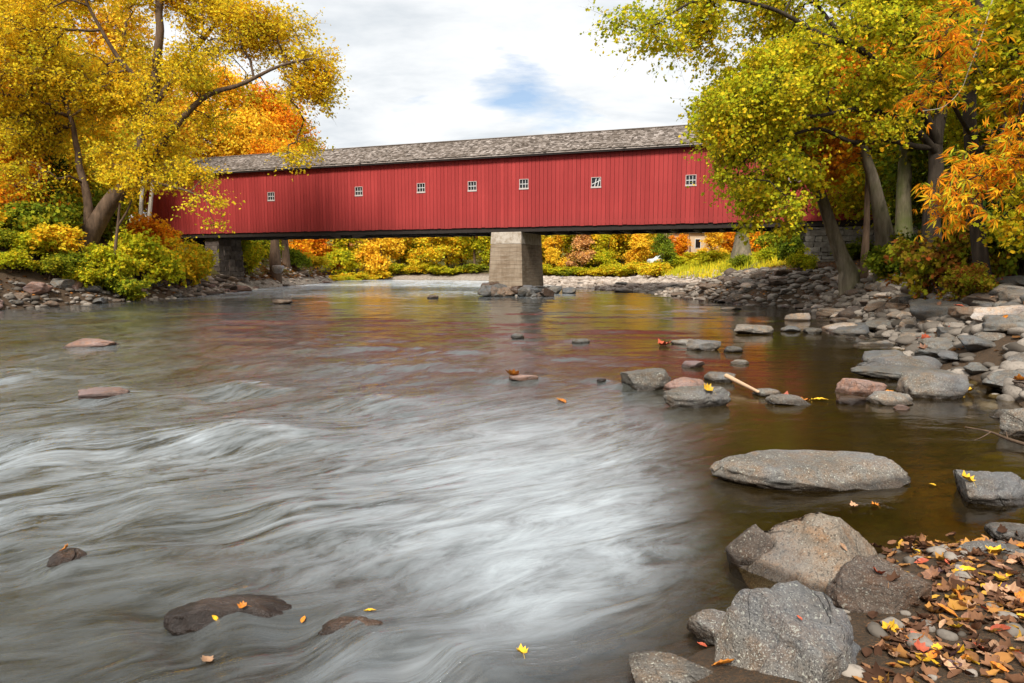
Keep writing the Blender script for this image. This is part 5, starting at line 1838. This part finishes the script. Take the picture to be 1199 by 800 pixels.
def grass(name, n, xr, yr, sdr, hgt, w):
    pts = np.array(shore_points(n, xr, yr, sdr))
    z = terr(pts[:, 0], pts[:, 1])
    keep = (z > 0.75) & (fbm2(pts[:, 0] * 0.3, pts[:, 1] * 0.3, 3, 77) > -0.35)
    pts, z = pts[keep], z[keep]
    n = len(pts)
    B = np.stack([pts[:, 0], pts[:, 1], z - 0.03], 1)
    a = rng.uniform(0, 6.28, n)
    s = np.stack([np.cos(a), np.sin(a), np.zeros(n)], 1)
    h = hgt * rng.uniform(0.5, 1.3, n)
    ln_ = rng.normal(0, 0.35, (n, 3)) * h[:, None]
    ln_[:, 2] = h
    V = np.stack([B - s * w, B + s * w, B + ln_ * 0.6 + s * w * 0.8, B + ln_ * 0.6 - s * w * 0.8, B + ln_ + rng.normal(0, 0.05, (n, 3))], 1).reshape(-1, 3)
    i = np.arange(n)[:, None] * 5
    return tag(link(name, mesh_np(name, V, [i + np.array([[0, 1, 2, 3]]), i + np.array([[3, 2, 4]])], False), LM['grass']), kind="stuff")


grass("grass", 26000, (13, 34), (44, 96), (3.0, 40), 0.6, 0.035)
grass("grass", 4000, (-34, -24), (58, 88), (3.5, 10), 0.5, 0.05)

# ------------------------------------------------------------------ fallen leaves as individual things
def fallen_mesh(kind, seed):
    rr = np.random.default_rng(seed)
    if kind == 'oval':
        m_ = 11
        L = []
        for i in range(m_):
            u = i / (m_ - 1)
            w = 0.24 * math.sin(math.pi * u ** 0.85) ** 0.8
            for v in (-1, -0.5, 0, 0.5, 1):
                L.append((v * w, u - 0.5, 0.30 * abs(v) * w * 2 + 0.25 * (u - 0.5) ** 2 * rr.uniform(0.5, 2) + 0.02 * rr.normal()))
        V = np.array(L)
        F = [[i * 5 + j, i * 5 + j + 1, i * 5 + 5 + j + 1, i * 5 + 5 + j] for i in range(m_ - 1) for j in range(4)]
        return mesh_np("fallen_leaf", V, np.array(F))
    out = [(0, -0.42), (0.16, -0.36), (0.38, -0.33), (0.36, -0.15), (0.50, 0.03), (0.36, 0.10), (0.33, 0.30), (0.18, 0.27), (0.02, 0.52), (-0.17, 0.28), (-0.35, 0.28), (-0.34, 0.10), (-0.48, 0.0), (-0.35, -0.15), (-0.39, -0.35), (-0.15, -0.36)]
    V = [(0, -0.05, 0)]
    for (a, b) in out:
        V.append((a * 0.5, b * 0.5 - 0.02, 0))
    for (a, b) in out:
        V.append((a, b, 0))
    V = np.array(V)
    r2 = V[:, 0] ** 2 + V[:, 1] ** 2
    V[:, 2] = rr.uniform(0.6, 1.3) * r2 + rr.uniform(-0.3, 0.3) * V[:, 0] + rr.uniform(-0.25, 0.25) * V[:, 0] * V[:, 1] * 3 + 0.03 * rr.normal(size=len(V))
    k = len(out)
    F3 = np.array([[0, 1 + i, 1 + (i + 1) % k] for i in range(k)])
    F4 = np.array([[1 + i, 1 + k + i, 1 + k + (i + 1) % k, 1 + (i + 1) % k] for i in range(k)])
    V = np.vstack([V, [(0.012, -0.5, V[k + 1][2]), (-0.012, -0.5, V[k + 1][2]), (0.06, -0.85, 0.02), (0.04, -0.85, 0.02)]])
    q = len(V)
    F4 = np.vstack([F4, [[q - 4, q - 3, q - 1, q - 2]]])
    return mesh_np("fallen_leaf", V, [F3, F4])


FLM = [fallen_mesh('oval', 1), fallen_mesh('oval', 2), fallen_mesh('oval', 3), fallen_mesh('maple', 4), fallen_mesh('maple', 5), fallen_mesh('maple', 6)]


def fleaf(name, a, b):
    t = NT(name)
    oi = t.n("ObjectInfo")
    o = t.obj()
    nz = t.noise(o, 6, 4)
    col = t.mix(t.ramp(nz, [(0.4, 0.0), (0.7, 1.0)]), a, b)
    vein = t.ramp(t.math('ABSOLUTE', t.sep(o)[0]), [(0.0, 0.5), (0.03, 0.0)])
    col = t.mix(vein, col, tuple(min(1, x * 1.4) for x in a))
    br = t.math('ADD', t.math('MULTIPLY', oi.outputs['Random'], 0.6), 0.65)
    col = t.mix(1.0, col, t.n("CombineColor", Red=br, Green=br, Blue=br).outputs[0], 'MULTIPLY')
    return t.finish(t.principled(col, 0.5, t.bump(nz, 0.3, 0.01), 0.35))


FL = {'yellow': fleaf('fallen_yellow', (0.75, 0.46, 0.02), (0.62, 0.30, 0.02)), 'orange': fleaf('fallen_orange', (0.66, 0.24, 0.02), (0.45, 0.13, 0.02)), 'red': fleaf('fallen_red', (0.50, 0.10, 0.04), (0.32, 0.07, 0.04)),
      'brown': fleaf('fallen_brown', (0.24, 0.11, 0.055), (0.13, 0.065, 0.04)), 'tan': fleaf('fallen_tan', (0.46, 0.27, 0.15), (0.34, 0.18, 0.10)), 'purple': fleaf('fallen_purple', (0.10, 0.05, 0.05), (0.06, 0.03, 0.03))}
for me in FLM:
    me.materials.append(FL['yellow'])
bpy.context.view_layer.update()
dg = bpy.context.evaluated_depsgraph_get()
BIG = ("ground", "rock", "river")


def drop(x, y, z0=1.3):
    o = Vector((x, y, z0))
    for _ in range(6):
        hit, loc, nor, idx, ob, mat_ = scene.ray_cast(dg, o, Vector((0, 0, -1)))
        if not hit:
            return None
        if ob.name.split('.')[0] in BIG:
            return loc, nor, ob.name
        o = loc - Vector((0, 0, 0.01))
    return None


def put_leaf(x, y, size, colour, label, group="fallen leaves among the foreground rocks", mi=None, z0=1.3):
    h = drop(x, y, z0)
    if h is None:
        return
    loc, nor, nm = h
    if nm.startswith('rock') and mi is None and z0 < 0.5 and rng.random() < 0.75:
        return
    if nor.z < 0.3:
        return
    o = bpy.data.objects.new("fallen_leaf", FLM[(int(rng.integers(3)) if rng.random() < 0.68 else 3 + int(rng.integers(3))) if mi is None else mi])
    COL.objects.link(o)
    o.location = loc + nor * (0.006 + rng.random() * (0.012 if nm != "river" else 0.0))
    q = nor.to_track_quat('Z', 'Y')
    tl = 0.35 if nm != "river" else 0.05
    e = (q.to_matrix() @ Matrix.Rotation(rng.uniform(0, 6.28), 3, 'Z') @ Matrix.Rotation(rng.normal(0, tl), 3, 'X') @ Matrix.Rotation(rng.normal(0, tl), 3, 'Y'))
    o.rotation_euler = e.to_euler()
    o.scale = (size,) * 3
    if colour != 'yellow':
        o.material_slots[0].link = 'OBJECT'
        o.material_slots[0].material = FL[colour]
    tag(o, label, "leaf", group)


def leaf_carpet(n):
    Vl, F3l, F4l, off = [], [], [], 0
    data = []
    for me in FLM:
        v = np.array([q.co[:] for q in me.vertices])
        data.append((v, [tuple(q.vertices) for q in me.polygons]))
    pts = shore_points(n * 3, (1.3, 5.2), (2.3, 5.6), (-0.12, 2.4))
    k = 0
    for (x, y, s_) in pts:
        if k >= n:
            break
        if x / y < 0.55 + 0.03 * rng.normal():
            continue
        h = drop(x, y, 0.5)
        if h is None or (h[2].startswith("river") and rng.random() < 0.5) or (h[2].startswith("rock") and rng.random() < 0.85):
            continue
        v, f = data[int(rng.integers(3)) if rng.random() < 0.7 else 3 + int(rng.integers(3))]
        q = h[1].to_track_quat('Z', 'Y').to_matrix() @ Matrix.Rotation(rng.uniform(0, 6.28), 3, 'Z') @ Matrix.Rotation(rng.normal(0, .3), 3, 'X') @ Matrix.Rotation(rng.normal(0, .3), 3, 'Y')
        w = (v * rng.uniform(0.05, 0.10)) @ np.array(q).T + np.array(h[0]) + np.array([0, 0, 0.004])
        Vl.append(w)
        for g_ in f:
            (F3l if len(g_) == 3 else F4l).append([i_ + off for i_ in g_])
        off += len(v)
        k += 1
    o = link("leaf_litter", mesh_np("leaf_litter", np.concatenate(Vl), [np.array(F3l), np.array(F4l)]), LM['carpet'])
    tag(o, kind="stuff")


leaf_carpet(2300)
CW = ['yellow', 'orange', 'tan', 'red', 'brown', 'brown', 'tan', 'tan', 'purple', 'brown', 'brown']
cnt = 0
for _ in range(900):
    px, py = rng.uniform(1030, 1230), rng.uniform(632, 815)
    c = ground(px, py, 0.08)
    if river_sd(np.array([c[0]]), np.array([c[1]]))[0] < -0.25 or (px < 1070 and py < 740):
        continue
    cl = CW[int(rng.integers(len(CW)))]
    put_leaf(c[0], c[1], rng.uniform(0.045, 0.095), cl, "fallen %s leaf in the leaf pile at the bottom right shore" % cl, z0=0.35)
    cnt += 1
    if cnt >= 170:
        break
ON_ROCK = {
    "orange yellow leaf stuck on the long sloping grey rock": ("long sloping grey rock with an orange leaf on it", 0.12, -0.22),
    "orange leaf on the small dark rock in the left rapids": ("small dark rock with an orange leaf in the left rapids", 0.0, 0.0),
    "yellow leaf lying on the half buried slab": ("flat speckled rock half buried in the fallen leaves at right edge", -0.1, -0.1),
    "small red leaf on the cracked brown rock": ("dark cracked brown rock wedged behind the speckled boulder", -0.05, -0.1),
    "tiny tan leaf on the tan ridged boulder": ("tall tan boulder with a sharp ridge and rusty streaks, beside the leaf pile", 0.05, -0.2),
}
for (px, py, zz, s, cl, mi, lab) in [
        (1040, 747, 0.1, .08, 'yellow', 4, "bright yellow leaf standing out at the foot of the cracked brown rock"), (1072, 773, 0.08, .085, 'orange', 3, "orange maple leaf below the small grey stone"),
        (1130, 680, 0.1, .11, 'yellow', 1, "long yellow leaf across the leaf pile"), (1108, 733, 0.1, .10, 'orange', 0, "long orange leaf in the middle of the leaf pile"),
        (1131, 568, 0.12, .11, 'yellow', 3, "yellow leaf clinging to the left edge of the flat speckled rock"), (1145, 655, 0.15, .11, 'yellow', 4, "yellow leaf lying on the half buried slab"),
        (1020, 688, 0.28, .07, 'red', 3, "small red leaf on the cracked brown rock"), (990, 686, 0.3, .05, 'tan', 1, "tiny tan leaf on the tan ridged boulder"), (934, 727, 0.3, .035, 'red', 0, "tiny red leaf on top of the big speckled boulder"),
        (822, 757, 0.0, .05, 'red', 1, "small red leaf afloat left of the big boulder"), (848, 788, 0.05, .10, 'orange', 1, "orange leaf hanging at the waterline below the knobbly rock"), (1092, 569, 0, .07, 'yellow', 1, "yellow leaf afloat left of the flat speckled rock"),
        (1000, 594, 0, .07, 'tan', 3, "pale leaf afloat behind the tan boulder, left of two"), (1024, 593, 0, .06, 'orange', 3, "orange leaf afloat behind the tan boulder, right of two"),
        (833, 474, 0.15, .15, 'yellow', 3, "orange yellow leaf stuck on the long sloping grey rock"), (600, 440, 0.05, .25, 'orange', 4, "orange leaf on the wet reddish rock midstream"), (657, 471, 0, .20, 'orange', 1, "orange leaf drifting midstream in the white water"),
        (778, 403, 0.05, .35, 'red', 3, "red leaf at the left end of the grey rock pair"), (610, 767, 0.02, .06, 'yellow', 3, "pale yellow leaf under the foreground falls"), (433, 718, 0.05, .06, 'yellow', 1, "yellow leaf washed over the lip of the falls"),
        (355, 713, 0.08, .05, 'orange', 1, "orange leaf caught between the two dark drowned rocks"), (252, 717, 0.06, .04, 'yellow', 1, "tiny yellow leaf on the first dark drowned rock"), (284, 711, 0.06, .05, 'orange', 3, "orange scrap of leaf on the first dark drowned rock"),
        (84, 652, 0.08, .06, 'orange', 4, "orange leaf on the small dark rock in the left rapids"), (1110, 452, 0.05, .20, 'yellow', 4, "bright yellow leaves beside the blocky tan rock"), (1132, 455, 0.05, .22, 'yellow', 3, "yellow leaf right of the blocky tan rock"),
        (1040, 457, 0.05, .22, 'orange', 1, "orange leaf tucked left of the blocky tan rock"), (940, 464, 0.08, .22, 'orange', 4, "orange leaf behind the low dark rock"), (960, 465, 0.05, .2, 'yellow', 1, "yellow leaf right behind the low dark rock"), (920, 461, 0.08, .2, 'red', 3, "red leaf behind the low dark rock"),
        (243, 775, 0.0, .06, 'tan', 4, "blurred tan leaf under the water at the bottom left")]:
    c = ground(px, py, zz)
    if lab in ON_ROCK:
        rl, fx, fy = ON_ROCK[lab]
        ro = next(o for o in COL.objects if o.get('label') == rl)
        c = (ro.location.x + fx * ro.dimensions.x, ro.location.y + fy * ro.dimensions.y)
    put_leaf(c[0], c[1], s, cl, lab, None, mi, 1.0)
# leaves scattered over the mid shore rocks
k = 0
for _ in range(400):
    px, py = rng.uniform(990, 1199), rng.uniform(368, 462)
    c = ground(px, py, 0.2)
    if river_sd(np.array([c[0]]), np.array([c[1]]))[0] < -0.05 or k >= 40:
        continue
    put_leaf(c[0], c[1], rng.uniform(0.10, 0.22), ['orange', 'brown', 'tan', 'red'][k % 4], "fallen %s leaf on the rocky shore of the calm pool" % ['orange', 'brown', 'tan', 'red'][k % 4], "fallen leaves on the rocky shore", None, 1.6)
    k += 1

# ------------------------------------------------------------------ light
SUN = Vector((-0.22, -0.75, 0.82)).normalized()
el = math.asin(SUN.z)
sl = bpy.data.lights.new("sun", 'SUN')
sl.energy = 3.2
sl.angle = R(14)
sl.color = (1.0, 0.95, 0.87)
so = bpy.data.objects.new("sun", sl)
COL.objects.link(so)
so.rotation_euler = SUN.to_track_quat('Z', 'Y').to_euler()

w = bpy.data.worlds.new("World")
scene.world = w
w.use_nodes = True
nt = w.node_tree
nt.nodes.clear()
W_ = NT.__new__(NT)
W_.t = nt
out = nt.nodes.new("ShaderNodeOutputWorld")
bg = nt.nodes.new("ShaderNodeBackground")
sky = nt.nodes.new("ShaderNodeTexSky")
sky.sky_type = 'NISHITA'
sky.sun_disc = False
sky.sun_elevation = el
sky.sun_rotation = math.atan2(SUN.x, SUN.y)
dirv = W_.n("TexCoord").outputs['Generated']
d3 = W_.sep(dirv)
zz = W_.math('ADD', W_.math('MAXIMUM', d3[2], 0.0), 0.16)
cv = W_.n("CombineXYZ", X=W_.math('DIVIDE', d3[0], zz), Y=W_.math('DIVIDE', d3[1], zz), Z=0.0).outputs[0]
c1 = W_.noise(W_.mapping(cv, (1, 1, 1), (2.3, 0.6, 0)), 1.15, 8, 0.58, 0.25)
c2 = W_.noise(W_.mapping(cv, (1, 1.5, 1), (7.1, 3.2, 0)), 1.6, 7, 0.6, 0.2)
# the opening in the clouds
hole_d = Vector(ray(650, 105)).normalized()
dt = W_.n("VectorMath", operation='DOT_PRODUCT')
W_.set(dt.inputs[0], dirv)
dt.inputs[1].default_value = hole_d
hole = W_.ramp(dt.outputs['Value'], [(0.992, 0.0), (0.9997, 0.15)])
dens = W_.math('SUBTRACT', W_.math('ADD', c1, 0.16), hole)
mask = W_.ramp(dens, [(0.36, 0.12), (0.47, 1.0)])
shade = W_.ramp(c2, [(0.28, (7.3, 7.75, 8.2)), (0.5, (9.0, 9.2, 9.35)), (0.68, (10.2, 10.2, 10.2))])
nt.nodes[-1].color_ramp.elements[0].color = (0.60, 0.65, 0.70, 1)
nt.nodes[-1].color_ramp.elements[1].color = (0.84, 0.865, 0.885, 1)
nt.nodes[-1].color_ramp.elements[2].color = (1.0, 1.0, 1.0, 1)
vs_ = W_.n("VectorMath", operation='SCALE')
W_.set(vs_.inputs[0], shade)
vs_.inputs['Scale'].default_value = 7.1
col = W_.mix(mask, sky.outputs[0], vs_.outputs[0])
W_.set(bg.inputs[0], col)
bg.inputs[1].default_value = 0.1
nt.links.new(bg.outputs[0], out.inputs[0])

# ------------------------------------------------------------------ render settings
scene.view_settings.view_transform = 'Standard'
scene.view_settings.look = 'None'
scene.view_settings.exposure = 0.68
scene.view_settings.gamma = 1.0
scene.view_settings.use_curve_mapping = False
scene.render.engine = 'CYCLES'
cy = scene.cycles
cy.use_denoising = True
cy.max_bounces = 7
cy.diffuse_bounces = 3
cy.glossy_bounces = 3
cy.transparent_max_bounces = 6
cy.transmission_bounces = 4
cy.use_adaptive_sampling = True
cy.adaptive_threshold = 0.02
cy.caustics_reflective = False
cy.caustics_refractive = False
